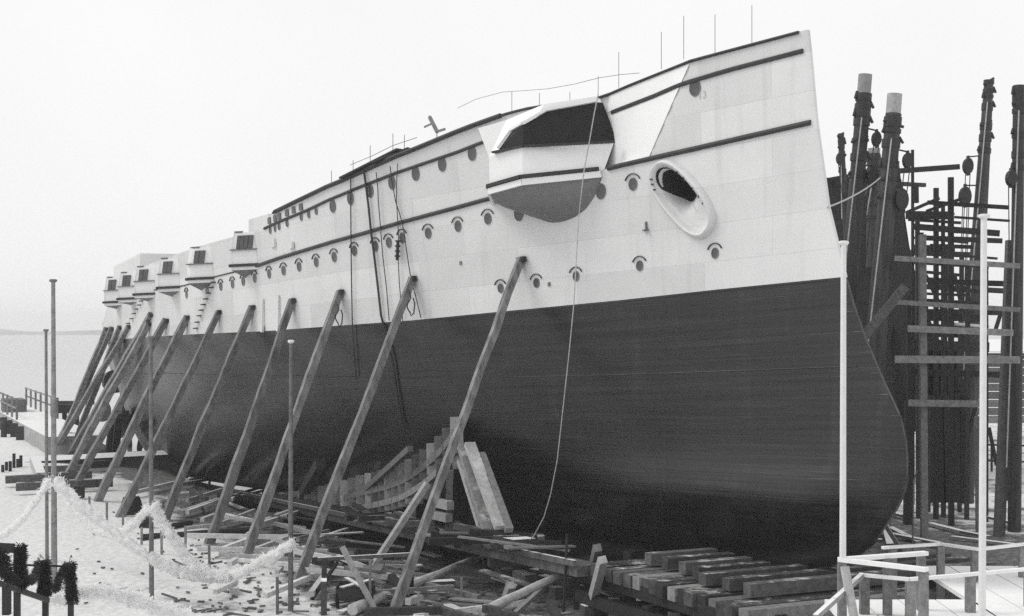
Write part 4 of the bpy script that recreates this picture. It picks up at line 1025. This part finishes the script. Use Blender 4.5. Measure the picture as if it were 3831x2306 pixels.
prop('leaning_prop', (2196, 2215), (2236, 2050), 47.5, .26, M['wood'], 'dark plank propped upright behind the pale one at the crib')
prop('leaning_prop', (1893, 2250), (1912, 2190), 50, .28, M['woodlit'], 'short stump of timber leaning between the two pale logs')
for k, (f, t, dt) in enumerate((((405, 1708), (425, 1560), 104), ((430, 1715), (445, 1560), 102), ((515, 1700), (545, 1590), 94), ((490, 1690), (470, 1550), 98))):
    prop('stern_prop', f, t, dt, .5, M['wooddark'], f'dark prop standing under the run of the stern, {ORD[k]} from the left')
# trestle with rail in the foreground
tr = empty('trestle', gpt((1213, 2285)), 'low trestle with one long rail in front of the first two shores', 'trestle')
ribbed(tr, 'rail', ray((1188, 2093)) * 49.5, ray((1545, 2074)) * 49.5, .12, .12, M['woodsnow'])
ribbed(tr, 'post', gpt((1213, 2288)), ray((1213, 2095)) * 49.5, .18, .18, M['wooddark'])
ribbed(tr, 'post', gpt((1212, 2300)), ray((1211, 2170)) * 47.5, .2, .2, M['woodsnow'])
ribbed(tr, 'post', gpt((1540, 2230)), ray((1540, 2076)) * 49.5, .16, .16, M['wooddark'])
ribbed(tr, 'brace', gpt((1165, 2245)), ray((1262, 2105)) * 49.5, .1, .1, M['wooddark'])
# handcart seen from behind, bottom edge
ct = gpt((1330, 2275)); cart = empty('handcart', ct, 'dark handcart loaded with scrap boards standing by the first shore foot', 'handcart')
m = MB(); c = ct + Vector((0, 0, .55)); m.add([c + Vector(q) for q in ((-.45, -.6, -.2), (.45, -.6, -.2), (.45, .6, -.2), (-.45, .6, -.2), (-.6, -.75, .25), (.6, -.75, .25), (.6, .75, .25), (-.6, .75, .25))], [(3, 2, 1, 0), (0, 1, 5, 4), (1, 2, 6, 5), (2, 3, 7, 6), (3, 0, 4, 7)])
o = bpy.data.objects.new('tray', m.mesh('tray', M['wooddark'], ct)); COL.objects.link(o); o.parent = cart
for sx in (-.62, .62):
    m = MB(); pts = [ct + Vector((sx, .38 * math.cos(t), .4 + .38 * math.sin(t))) for t in [2 * math.pi * i / 16 for i in range(17)]]; m.tube(pts, .035, 6, cap=False)
    for k in range(4): m.beam(ct + Vector((sx, .36 * math.cos(k * .785), .4 + .36 * math.sin(k * .785))), ct + Vector((sx, -.36 * math.cos(k * .785), .4 - .36 * math.sin(k * .785))), .04, .04)
    o = bpy.data.objects.new('wheel', m.mesh('wheel', M['iron'], ct)); COL.objects.link(o); o.parent = cart
m = MB(); m.beam(c + Vector((-.4, -.7, .28)), c + Vector((.5, .6, .32)), .2, .05); m.beam(c + Vector((.3, -.7, .3)), c + Vector((-.4, .7, .36)), .16, .05); o = bpy.data.objects.new('scrap_board', m.mesh('scrap_board', M['woodpale'], ct)); COL.objects.link(o); o.parent = cart
# stakes in the snow
for k, (x, y0, y1) in enumerate(((336, 1858, 1921), (400, 1880, 1976), (460, 1926, 1980), (530, 1972, 2040), (605, 1968, 2076), (694, 1968, 2120), (784, 2040, 2128), (1038, 2160, 2300), (612, 1875, 1902), (1385, 2100, 2290), (1728, 2160, 2250), (1568, 2215, 2300))):
    b = gpt((x, y1)); t = ray((x + R.uniform(-2, 2), y0)) * b.y; m = MB(); m.beam(b, t, .09, .09); tag(m.build('stake', M['wood'], origin=b), f'thin upright stake in the ground, {ORD[k]} as listed from left along the garland' if 0 else f'thin upright wooden stake, {ORD[sorted([336,400,460,530,605,694,784,1038,612,1385,1728,1568]).index(x)]} from the left', 'stake', 'stakes in the ground')
b = gpt((2108, 2300)); t = ray((2122, 2000)) * b.y; m = MB(); m.tube([b, t], .05, 6); tag(m.build('stake', M['wooddark'], origin=b), 'tall thin dark rod standing before the crib under the hull', 'stake')
# tub and small things on the snow
g = gpt((492, 1925)); tub = empty('tub', g, 'dark wooden tub with a pale lid standing on the snow by a shore foot', 'tub')
m = MB(); m.tube([g + Vector((0, 0, z)) for z in (0, .45, .9)], [.62, .55, .42], 14); o = bpy.data.objects.new('barrel', m.mesh('barrel', M['wooddark'], g)); COL.objects.link(o); o.parent = tub; autosmooth(o)
m = MB(); m.tube([g + Vector((.05, -.05, .9)), g + Vector((.05, -.05, .98))], .33, 12); o = bpy.data.objects.new('lid', m.mesh('lid', M['woodpale'], g)); COL.objects.link(o); o.parent = tub
for i, zz in enumerate((.12, .62)):
    m = MB(); m.tube([g + Vector((0, 0, zz)), g + Vector((0, 0, zz + .07))], .63 - .12 * i, 14); o = bpy.data.objects.new('hoop', m.mesh('hoop', M['iron'], g)); COL.objects.link(o); o.parent = tub
for k, (x, y, w_, h_) in enumerate(((296, 1868, .5, .7), (547, 1975, .55, .7))):
    g = gpt((x, y)); m = MB(); m.box(g + Vector((0, 0, h_ / 2)), w_, w_, h_); m.box(g + Vector((0, 0, h_ + .02)), w_ * 1.1, w_ * 1.1, .05); tag(m.build('crate', M['wooddark'], origin=g), ('small dark box on the snow behind the steep garland' if k else 'small dark box on the snow by the far timber pile'), 'crate')
# debris chips strewn on the snow and mud : nobody could count them
m = MB(); rr = random.Random(5)
for i in range(1000):
    px = (rr.uniform(250, 1400), rr.uniform(1850, 2300)) if i < 80 else (rr.uniform(650, 2100), rr.uniform(1820, 2300))
    q = gpt(px); q.z = zg(q.x, q.y); an = rr.uniform(0, 6.3); d = Vector((math.cos(an), math.sin(an), rr.uniform(-.1, .2))); l = rr.uniform(.06, .3) * rr.choice((1, 1, 1, 2, 3)) if i > 80 else rr.uniform(.04, .16)
    m.beam(q + Vector((0, 0, .04)), q + Vector((0, 0, .05)) + d * l, rr.uniform(.04, .14), .05)
tag(m.build('chips', M['wood'], origin=(0, 0, GZ)), 'wood chips and splinters strewn over the ground beside the ship', 'debris', kind='stuff')

# ------------------------------------------------------------------ far left : pier, wall, timber pile, bollard
pier = empty('pier', W(82, 13, 0), 'snowy pier running out beside the stern at far left, rails on top', 'pier')
PT = -8.35
def pw(a, v, z): q = P0 + A * a + V * v; return Vector((q.x, q.y, z))
m = MB(); c = [pw(79, 13.2, PT), pw(128, 13.2, PT), pw(128, 9.2, PT), pw(79, 9.2, PT)]; b_ = [Vector((q.x, q.y, -14)) for q in c]
m.add(c + b_, [(0, 1, 2, 3), (0, 4, 5, 1), (1, 5, 6, 2), (2, 6, 7, 3), (3, 7, 4, 0)]); o = bpy.data.objects.new('wall', m.mesh('wall', M['stone'], pier.location)); COL.objects.link(o); o.parent = pier
for k in range(4): ribbed(pier, 'pillar', pw(94 + 4.5 * k, 13.35, -9.9), pw(94 + 4.5 * k, 13.35, -8.5), .8, .5, M['wooddark'])
for v in (13.0, 9.5):
    for k in range(7): ribbed(pier, 'rail_post', pw(101 + 4 * k, v, PT), pw(101 + 4 * k, v, PT + 1.9), .16, .16, M['wood'])
    for z in (1.0, 1.8): ribbed(pier, 'rail', pw(101, v, PT + z), pw(126, v, PT + z), .1, .12, M['wood'])
ribbed(pier, 'cabin', pw(113, 11.8, PT + .6), pw(117, 11.8, PT + .6), 2.0, 1.2, M['wood'])
jt = empty('jetty_boom', W(112, 7, 0), 'dark floating timber boom moored beyond the pier', 'boom')
q0 = ray((215, 1533)) * 150; q1 = ray((292, 1530)) * 150; q0.z = q1.z = -8.6
ribbed(jt, 'timber', q0, q1, 1.2, .9, M['wooddark']); ribbed(jt, 'timber', q0 + Vector((-1, 2, .5)), q1 + Vector((1, 2, .5)), 1.0, .4, M['darksnow'])
for k in range(2): p = q0.lerp(q1, .2 + .6 * k); ribbed(jt, 'pile', Vector((p.x, p.y + 1, -14)), Vector((p.x, p.y + 1, -8)), .4, .4, M['wooddark'])
# sheet wall that closes the slip side at the stern
bh = empty('bulkhead', gpt((330, 1800)), 'low timber bulkhead with a snowy cap crossing behind the far shores', 'bulkhead')
p0 = gpt((300, 1790)); p1 = gpt((700, 1760)); p0.z = p1.z = GZ
m0 = ray((60, 1722)); m1 = ray((700, 1688))
q0 = m0 * 104; q1 = m1 * 96
ribbed(bh, 'cap', q0, q1, .9, .3, M['snowtop'])
n = 26
for k in range(n):
    s0 = q0.lerp(q1, (k + .5) / n); 
    ribbed(bh, 'board', s0 + Vector((0, .1, -.15)), s0 + Vector((0, .1, -2.6)), (q1 - q0).length / n - .06, .14, M['wooddark'])
pile = empty('timber_pile', gpt((110, 1830)), 'low snow-capped pile of dark timbers at the left edge', 'timber pile')
for k, (a, b, w_) in enumerate((((20, 1795), (180, 1788), .5), ((60, 1822), (290, 1812), .5), ((130, 1760), (330, 1752), .5), ((140, 1785), (340, 1776), .6), ((210, 1815), (420, 1806), .5), ((330, 1740), (400, 1735), .5))):
    ribbed(pile, 'timber', gpt(a, .5), gpt(b, .5), w_, .45, M['darksnow'])
prop('leaning_plank', (165, 1815), (128, 1722), 92, .55, M['woodpale'], 'broad pale plank leaning on the dark timber pile at left')
for k, (x, y, h) in enumerate(((24, 1762, .6), (38, 1765, .7), (52, 1752, 1.0), (66, 1750, .6), (78, 1748, .8), (10, 1768, .5))):
    g = gpt((x, y)); m = MB(); m.tube([g, g + Vector((0, 0, h))], .11, 7); tag(m.build('peg', M['wooddark'], origin=g), f'small dark peg standing in the snow at the left edge, {ORD[sorted([24,38,52,66,78,10]).index(x)]} from the left', 'peg', 'pegs at the left edge')
g = gpt((14, 1636)); m = MB(); m.tube([g + Vector((0, 0, z)) for z in (0, .8, .85, 1.2, 1.5)], [.28, .25, .35, .35, .2], 10); tag(m.build('bollard', M['iron'], origin=g), 'dark iron bollard standing alone on the snow at the left edge', 'bollard')

# ------------------------------------------------------------------ second hull on the next slip
hs = empty('unfinished_ship', label='dark unpainted hull on the next slipway half hidden behind the bow', cat='ship')
OFF = Matrix.Translation(A * 33.8 + V * -32.1 + Vector((0, 0, 2.5))) @ SHIPM
hs.matrix_world = OFF
rl2 = [0, .03, .07, .12, .2, .3, .4, .5, .6, .7, .8, .9, 1]
cols = [0, .3, 1, 2, 3.5] + [5 + 2.5 * i for i in range(24)]
m = MB()
for sd in (1, -1):
    base_i = len(m.v)
    for a0 in cols:
        for s in rl2:
            z = s * zdeck(a0); a = a_of(a0, z); v = halfb(a, z, False)
            if a0 == 0: v = .06
            m.v.append(Vector((a, sd * v, z)))
    nr = len(rl2)
    for i in range(len(cols) - 1):
        for j in range(nr - 1): k = base_i + i * nr + j; q = (k, k + nr, k + nr + 1, k + 1); m.f.append(q if sd > 0 else q[::-1])
o = part(m, 'hull', M['hull2'], hs, auto=40)
m = MB(); m.beam((1.2, .6, 16.5), (-1.0, -2.6, 16.6), .25, .3); part(m, 'deck_plank', M['wooddark'], hs)
m = MB()
for k in range(8): m.beam((6 + 3 * k, -6, 16.6 - .2 * k), (6 + 3 * k, 6, 16.6 - .2 * k), .25, .25)
part(m, 'deck_beams', M['wooddark'], hs)
# shores of the second hull
for k in range(9):
    a = 2 + 2.6 * k; s = OFF @ Vector((a, halfb(a, 5, False), 5 if k % 2 else 7)); f = OFF @ Vector((a - 1, halfb(a, 5, False) + 4.5, 0)); f.z = zg(f.x, f.y)
    m = MB(); m.beam(f, s, .4, .4, up=V); tag(m.build('hull_prop', M['wooddark'], origin=f), 'dark prop under the unfinished hull in the deep shade behind the bow', 'prop', 'props under the unfinished hull')
for k in range(7):
    q = OFF @ Vector((-1.5 + 1.2 * k, -1.5, 0)); b = Vector((q.x, q.y, zg(q.x, q.y))); m = MB(); m.beam(b, b + Vector((R.uniform(-.6, .6), 0, R.uniform(5, 7))), .5, .5); tag(m.build('hull_prop', M['wooddark'], origin=b), 'dark upright prop close under the stem of the unfinished hull', 'prop', 'props under the unfinished stem')

# ------------------------------------------------------------------ derrick masts
def mast(base, top, depth, r0, r1, label, blocks, pale=True, crown=.9):
    b = ray(base) * depth; b.z = max(b.z, GZ - .1); t = ray(top) * depth
    root = empty('derrick_mast', b, label, 'derrick mast', 'derrick masts beside the slips')
    def add(m, nm, mt): o = bpy.data.objects.new(nm, m.mesh(nm, mt, b)); COL.objects.link(o); o.parent = root; return o
    m = MB(); n = 12; m.tube([b.lerp(t, k / n) for k in range(n + 1)], [lerp(r0, r1, k / n) for k in range(n + 1)], 12); autosmooth(add(m, 'spar', M['mast']), 40)
    ax = (t - b).normalized(); Lm = (t - b).length
    if pale: m = MB(); m.tube([t - ax * .02, t + ax * crown], r1 * .97, 12); autosmooth(add(m, 'pale_head', M['woodpale']), 40)
    for k in range(7):
        q = t - ax * (.1 + (.35 * k if k < 4 else .75 * k - .9) + R.uniform(-.1, .1)); rr_ = lerp(r1, r0, (q - t).length / Lm)
        m = MB(); m.tube([q, q - ax * R.uniform(.12, .4)], rr_ * 1.16, 12); add(m, 'iron_band', M['iron'])
        m = MB(); m.tube([q + Vector((rr_ * (1 if R.random() < .7 else -1), -.05, .1)), q + Vector((rr_ * 1.35 * (1 if k % 2 else -1), -.15, -.12 - .2 * R.random()))], .07, 6); add(m, 'eye_bolt', M['iron'])
    for dx, dl, s in blocks:
        q = t - ax * dl + Vector((dx, -.25, 0)); m = MB()
        for yy_ in (-.16, 0, .16):      # three cheeks of an oval block
            m.v += [q + Vector((s * .62 * math.cos(k_ * math.pi / 7) , yy_ + e_, s * 1.05 * math.sin(k_ * math.pi / 7))) for e_ in (-.045, .045) for k_ in range(14)]
            n_ = len(m.v) - 28; m.f += [tuple(range(n_, n_ + 14)), tuple(reversed(range(n_ + 14, n_ + 28)))] + [(n_ + k_, n_ + (k_ + 1) % 14, n_ + 14 + (k_ + 1) % 14, n_ + 14 + k_) for k_ in range(14)]
        m.tube([q + Vector((0, -.2, 0)), q + Vector((0, .2, 0))], s * .4, 8); m.beam(q + Vector((0, 0, s * 1.35)), q - Vector((0, 0, s * 1.25)), .09, .3); m.beam(q + Vector((0, 0, s * 1.2)), t - ax * (dl - .6), .07, .07)
        add(m, 'pulley_block', M['iron'])
        for e in (-.12, .12):
            m = MB(); f = b + Vector((dx * .4 + e * 2, -.4, 2)); m.tube([q + Vector((e, 0, -.2)), q.lerp(f, .5), f], .025, 5); add(m, 'fall_rope', M['rope'])
    m = MB(); m.tube([t - ax * 1.2 + Vector((-.1, -r1 - .05, 0)), b + Vector((-.5, -r0 - .1, 3))], .035, 5); add(m, 'stay_rope', M['ropew'])
    return root
mast((3105, 1990), (3232, 350), 68, .50, .33, 'thick derrick mast with a pale head nearest the white bow', ((.7, 2.2, .33), (.65, 4.0, .42)))
mast((3232, 1900), (3342, 425), 66, .58, .35, 'thick derrick mast with a pale head, second from the white bow', ((.75, 2.2, .33), (.6, 4.0, .48)))
mast((3598, 1880), (3700, 300), 76, .62, .24, 'tall dark derrick mast rising behind the scaffolding with hanging blocks', ((-.9, 4.6, .4), (-.95, 6.2, .48)), False)
mast((3795, 1990), (3812, 320), 66, .3, .26, 'dark derrick mast cut by the right edge of the picture', ((-.4, 4.3, .35),), False)
mast((3175, 1000), (3145, 500), 90, .22, .18, 'thin dark spar leaning left behind the first derrick mast', ((-.2, 1.6, .35),), False)
mast((3265, 1000), (3270, 575), 84, .4, .36, 'short pale spar half hidden behind the first derrick mast', (), True, .3)
m = MB(); g0 = ray((3096, 776)) * 43.4; g1 = ray((3295, 664)) * 66; m.tube([g0.lerp(g1, k / 8) - Vector((0, 0, .5 * (k / 8) * (1 - k / 8))) for k in range(9)], .03, 5); tag(m.build('guy_rope', M['ropew'], origin=g0), 'pale guy rope slanting from the stem of the white ship to the second derrick mast', 'rope')
# ------------------------------------------------------------------ scaffolding
sc = empty('scaffolding', ray((3455, 2000)) * 66, 'dark timber scaffolding of posts and ledgers round the stem of the unfinished hull', 'scaffolding')
sc.location.z = GZ
def sp(name, a, b, d0, w, h, mt=M['wood'], d1=None):
    return ribbed(sc, name, ray(a) * d0, ray(b) * (d1 or d0), w, h, mt)
for a, b, d, w_ in (((3458, 2010), (3450, 878), 65.5, .3), ((3738, 1990), (3783, 900), 66.5, .42), ((3502, 1950), (3502, 704), 72, .22), ((3528, 1940), (3528, 770), 74, .17), ((3559, 1930), (3557, 664), 70, .24), ((3416, 1700), (3414, 561), 78, .14), ((3425, 760), (3424, 690), 78, .3), ((3690, 1960), (3690, 1000), 71, .16),
                    ((3440, 1990), (3440, 1330), 72, .28), ((3770, 1900), (3775, 1330), 80, .3), ((3395, 1950), (3400, 1500), 70, .35), ((3660, 1960), (3655, 1560), 67, .2)):
    q = ray(a) * d
    q.z = min(q.z, zg(q.x, q.y)) if a[1] > 1500 else q.z
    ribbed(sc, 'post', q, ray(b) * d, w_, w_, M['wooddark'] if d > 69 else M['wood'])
for a, b, d, h in (((3470, 758), (3773, 777), 69.5, .2), ((3571, 813), (3777, 827), 71, .12), ((3389, 805), (3567, 807), 71.5, .4), ((3413, 848), (3739, 874), 69.6, .3), ((3441, 890), (3749, 902), 71, .25), ((3348, 967), (3815, 996), 65.1, .24), ((3571, 955), (3731, 968), 73, .12),
                   ((3482, 1054), (3757, 1062), 69.5, .27), ((3352, 1131), (3815, 1160), 65.1, .22), ((3397, 1230), (3790, 1246), 65.2, .3), ((3348, 1345), (3815, 1347), 65.1, .33), ((3398, 1508), (3667, 1512), 65.2, .3), ((3566, 1085), (3680, 1092), 74, .2), ((3480, 920), (3640, 925), 74, .2), ((3390, 1290), (3700, 1300), 73, .5), ((3420, 1392), (3815, 1405), 72, .3)):
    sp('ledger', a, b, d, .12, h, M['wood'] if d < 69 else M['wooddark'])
for a, b, d in (((3389, 797), (3514, 742), 70), ((3466, 791), (3609, 740), 71), ((3571, 1023), (3607, 1201), 73), ((3462, 1028), (3560, 1230), 71), ((3725, 1232), (3745, 1170), 68), ((3700, 1600), (3728, 1740), 68), ((3655, 1500), (3610, 1680), 72), ((3575, 1440), (3620, 1500), 70)):
    sp('brace', a, b, d, .14, .16, M['wooddark'])
sp('snowy_planking', (3560, 1212), (3680, 1222), 74, 1.8, .12, M['snowtop'])
sp('snowy_planking', (3480, 798), (3567, 802), 71.8, .5, .1, M['snowtop'])
R5 = random.Random(31)
for k in range(16):
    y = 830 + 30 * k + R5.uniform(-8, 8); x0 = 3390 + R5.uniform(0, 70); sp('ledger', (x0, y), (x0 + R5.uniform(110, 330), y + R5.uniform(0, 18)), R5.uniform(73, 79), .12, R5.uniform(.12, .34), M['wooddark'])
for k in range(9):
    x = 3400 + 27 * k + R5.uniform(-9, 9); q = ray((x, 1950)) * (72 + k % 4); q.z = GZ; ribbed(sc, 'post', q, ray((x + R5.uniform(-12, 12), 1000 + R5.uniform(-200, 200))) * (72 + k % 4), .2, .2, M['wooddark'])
for k in range(10):
    x = 3440 + 21 * k; sp('planking', (x, 1300), (x + 2, 1480), 77, 1.2, .12, M['wooddark'])
for k in range(6):
    x = 3490 + 22 * k; sp('leg', (x + R.uniform(-15, 15), 1880), (x, 1480), 73, .35, .35, M['wooddark'])
prop('leaning_baulk', (3150, 1362), (3380, 1080), 62, .38, M['mast'], 'rough baulk slanting up from behind the ram bow to the scaffolding', 0, 58)

# background right : plank shed, snowy fence, heaps
shed = empty('plank_shed', ray((3770, 1700)) * 118, 'weathered plank shed seen between the posts at the right edge', 'shed')
shed.location.z = GZ
for k in range(9):
    y = 1330 + 30 * k; ribbed(shed, 'plank', ray((3640, y)) * 118, ray((3990, y)) * 118, .1, .6, M['wood'])
m = MB(); m.add([ray((3630, 1322)) * 117.5, ray((4000, 1322)) * 117.5, ray((4000, 1270)) * 124, ray((3630, 1270)) * 124], [(0, 1, 2, 3)]); m.add([v + Vector((0, 0, -.2)) for v in m.v[:4]], [(3, 2, 1, 0)])
o = bpy.data.objects.new('roof', m.mesh('roof', M['stone'], shed.location)); COL.objects.link(o); o.parent = shed
fe = empty('rail_fence', ray((3700, 1760)) * 96, 'low two-rail fence across the snow behind the scaffolding', 'fence'); fe.location.z = GZ
for y in (1668, 1728): ribbed(fe, 'rail', ray((3600, y - 6)) * 95, ray((3900, y + 2)) * 95, .1, .12, M['wooddark'])
for x in (3640, 3710, 3790, 3870): ribbed(fe, 'post', ray((x, 1765)) * 95, ray((x, 1650)) * 95, .12, .12, M['wooddark'])
R3 = random.Random(11)
zone = [((3330, 1975), (3440, 2030)), ((3210, 1975), (3520, 2035)), ((3290, 1890), (3330, 2040)), ((3480, 1960), (3640, 2000)), ((3200, 2000), (3330, 2003)), ((3160, 2020), (3300, 2022)), ((3560, 2010), (3800, 2040)), ((3600, 1990), (3700, 2010)), ((3700, 1935), (3800, 1960)), ((3480, 1880), (3600, 1905)), ((3280, 1905), (3380, 1930)), ((3560, 1870), (3640, 1850))]
for k, (a, b) in enumerate(zone):
    big('yard_plank', a, b, .3, .12, M['woodsnow'] if k % 3 else M['woodpale'], f'snow-dusted plank lying on the yard ground right of the bow, {ORD[k]} of twelve counted outward', 'plank', .15 + .1 * (k % 3), None, 'planks on the yard right of the bow')
prop('leaning_prop', (3372, 2060), (3283, 1920), 57, .16, M['wood'], 'thin pole leaning toward the forefoot right of the bow')
b = ray((3414, 2060)) * 55; m = MB(); m.tube([b, ray((3418, 1800)) * 55, ray((3432, 1760)) * 55], .035, 6); tag(m.build('rod', M['wood'], origin=b), 'thin pale rod with a hooked top standing right of the forefoot', 'rod')
for k, (x, y) in enumerate(((2610, 2075), (2985, 2072), (3020, 2090))): 
    g = on_z((x, y), -.2); m = MB(); m.box(g, .7, .7, .5); tag(m.build('forefoot_block', M['wooddark'], origin=g - Vector((0, 0, .25))), f'dark block wedged under the forefoot on the crib, {ORD[k]} from the left', 'block', 'blocks under the forefoot')
for k, (a, b) in enumerate((((2830, 2095), (2960, 2145)), ((2690, 2090), (2760, 2100)), ((2850, 2060), (3190, 2000)))):
    p0, p1 = on_z(a, -.3), on_z(b, -.3); beam_thing('crib_plank', p0, p1, .35, .08, M['woodpale'], ('pale plank lying aslant on the crib under the bow', 'short snowy plank on the crib under the keel', 'long thin plank lying under the forefoot toward the white pole')[k], 'plank')

# ------------------------------------------------------------------ viewing platform with rails, bottom right
pf = empty('viewing_platform', ray((3400, 2300)) * 36, 'snow-covered viewing platform with white-topped rails at the bottom right', 'platform')
FZ = -7.35
def fp(name, p0, p1, w, h, mt): return ribbed(pf, name, p0, p1, w, h, mt)
x = 8.6; k = 0
while x < 21:
    fp('floor_board', Vector((x, 30 if x > 9.4 else 33.5, FZ - .06)), Vector((x + .3, 38.6 if x < 12.6 else 44, FZ - .06)), .96, .12, M['snowtop']); x += 1.0
def onZ(p, z): r = ray(p); return r * (z / r.z)
RZ = -6.35
def rail_line(pts, z, w, h, mt, nm='rail'):
    q = [onZ(p, z) for p in pts]
    for i in range(len(q) - 1): fp(nm, q[i], q[i + 1], w, h, mt)
    return q
q = rail_line([(3228, 2152), (3402, 2168), (3600, 2152), (3838, 2130), (3990, 2120)], RZ, .14, .08, M['snowtop'])
for p in ((3234, 2160), (3406, 2172), (3630, 2154), (3850, 2136)):
    t = onZ(p, RZ - .06); fp('post', Vector((t.x, t.y, FZ - 2)), t, .23, .2, M['wood'])
fp('rail', onZ((3226, 2152), RZ), ray((3050, 2310)) * 33.5, .12, .12, M['woodpale'])
q = rail_line([(3302, 2050), (3520, 2036), (3661, 2056), (3838, 2036)], -6.4, .13, .08, M['snowtop'])
for p in ((3519, 2046), (3647, 2060), (3340, 2056), (3826, 2046)):
    t = onZ(p, -6.46); fp('post', Vector((t.x, t.y, -9.8)), t, .2, .2, M['wood'])
RA = -5.86
fp('rail', onZ((3142, 2094), RA), onZ((3465, 2070), RA), .2, .1, M['snowtop']); fp('rail', onZ((3142, 2094), RA), onZ((3468, 2132), RA), .2, .1, M['snowtop'])
for p, d in (((3150, 2104), 0), ((3446, 2076), 0), ((3320, 2092), 0), ((3455, 2136), 0)):
    t = onZ(p, RA - .06); fp('post', Vector((t.x, t.y, -9.9)), t, .2, .2, M['wood'])
fp('brace', ray((3197, 2320)) * 35, ray((3160, 2120)) * 35.4, .2, .1, M['woodpale'])

# ------------------------------------------------------------------ winter haze
mb = MB(); mb.box((0, 1000, 6), 7000, 6400, 50)
hm = bpy.data.materials.new('winter_haze'); hm.use_nodes = True; t = hm.node_tree; t.nodes.clear()
mo = t.nodes.new('ShaderNodeOutputMaterial'); pv = t.nodes.new('ShaderNodeVolumePrincipled'); pv.inputs['Color'].default_value = (1, 1, 1, 1); pv.inputs['Density'].default_value = .00036
t.links.new(pv.outputs[0], mo.inputs['Volume'])
hz = mb.build('haze', hm, origin=(0, 1000, 6)); tag(hz, kind='stuff')
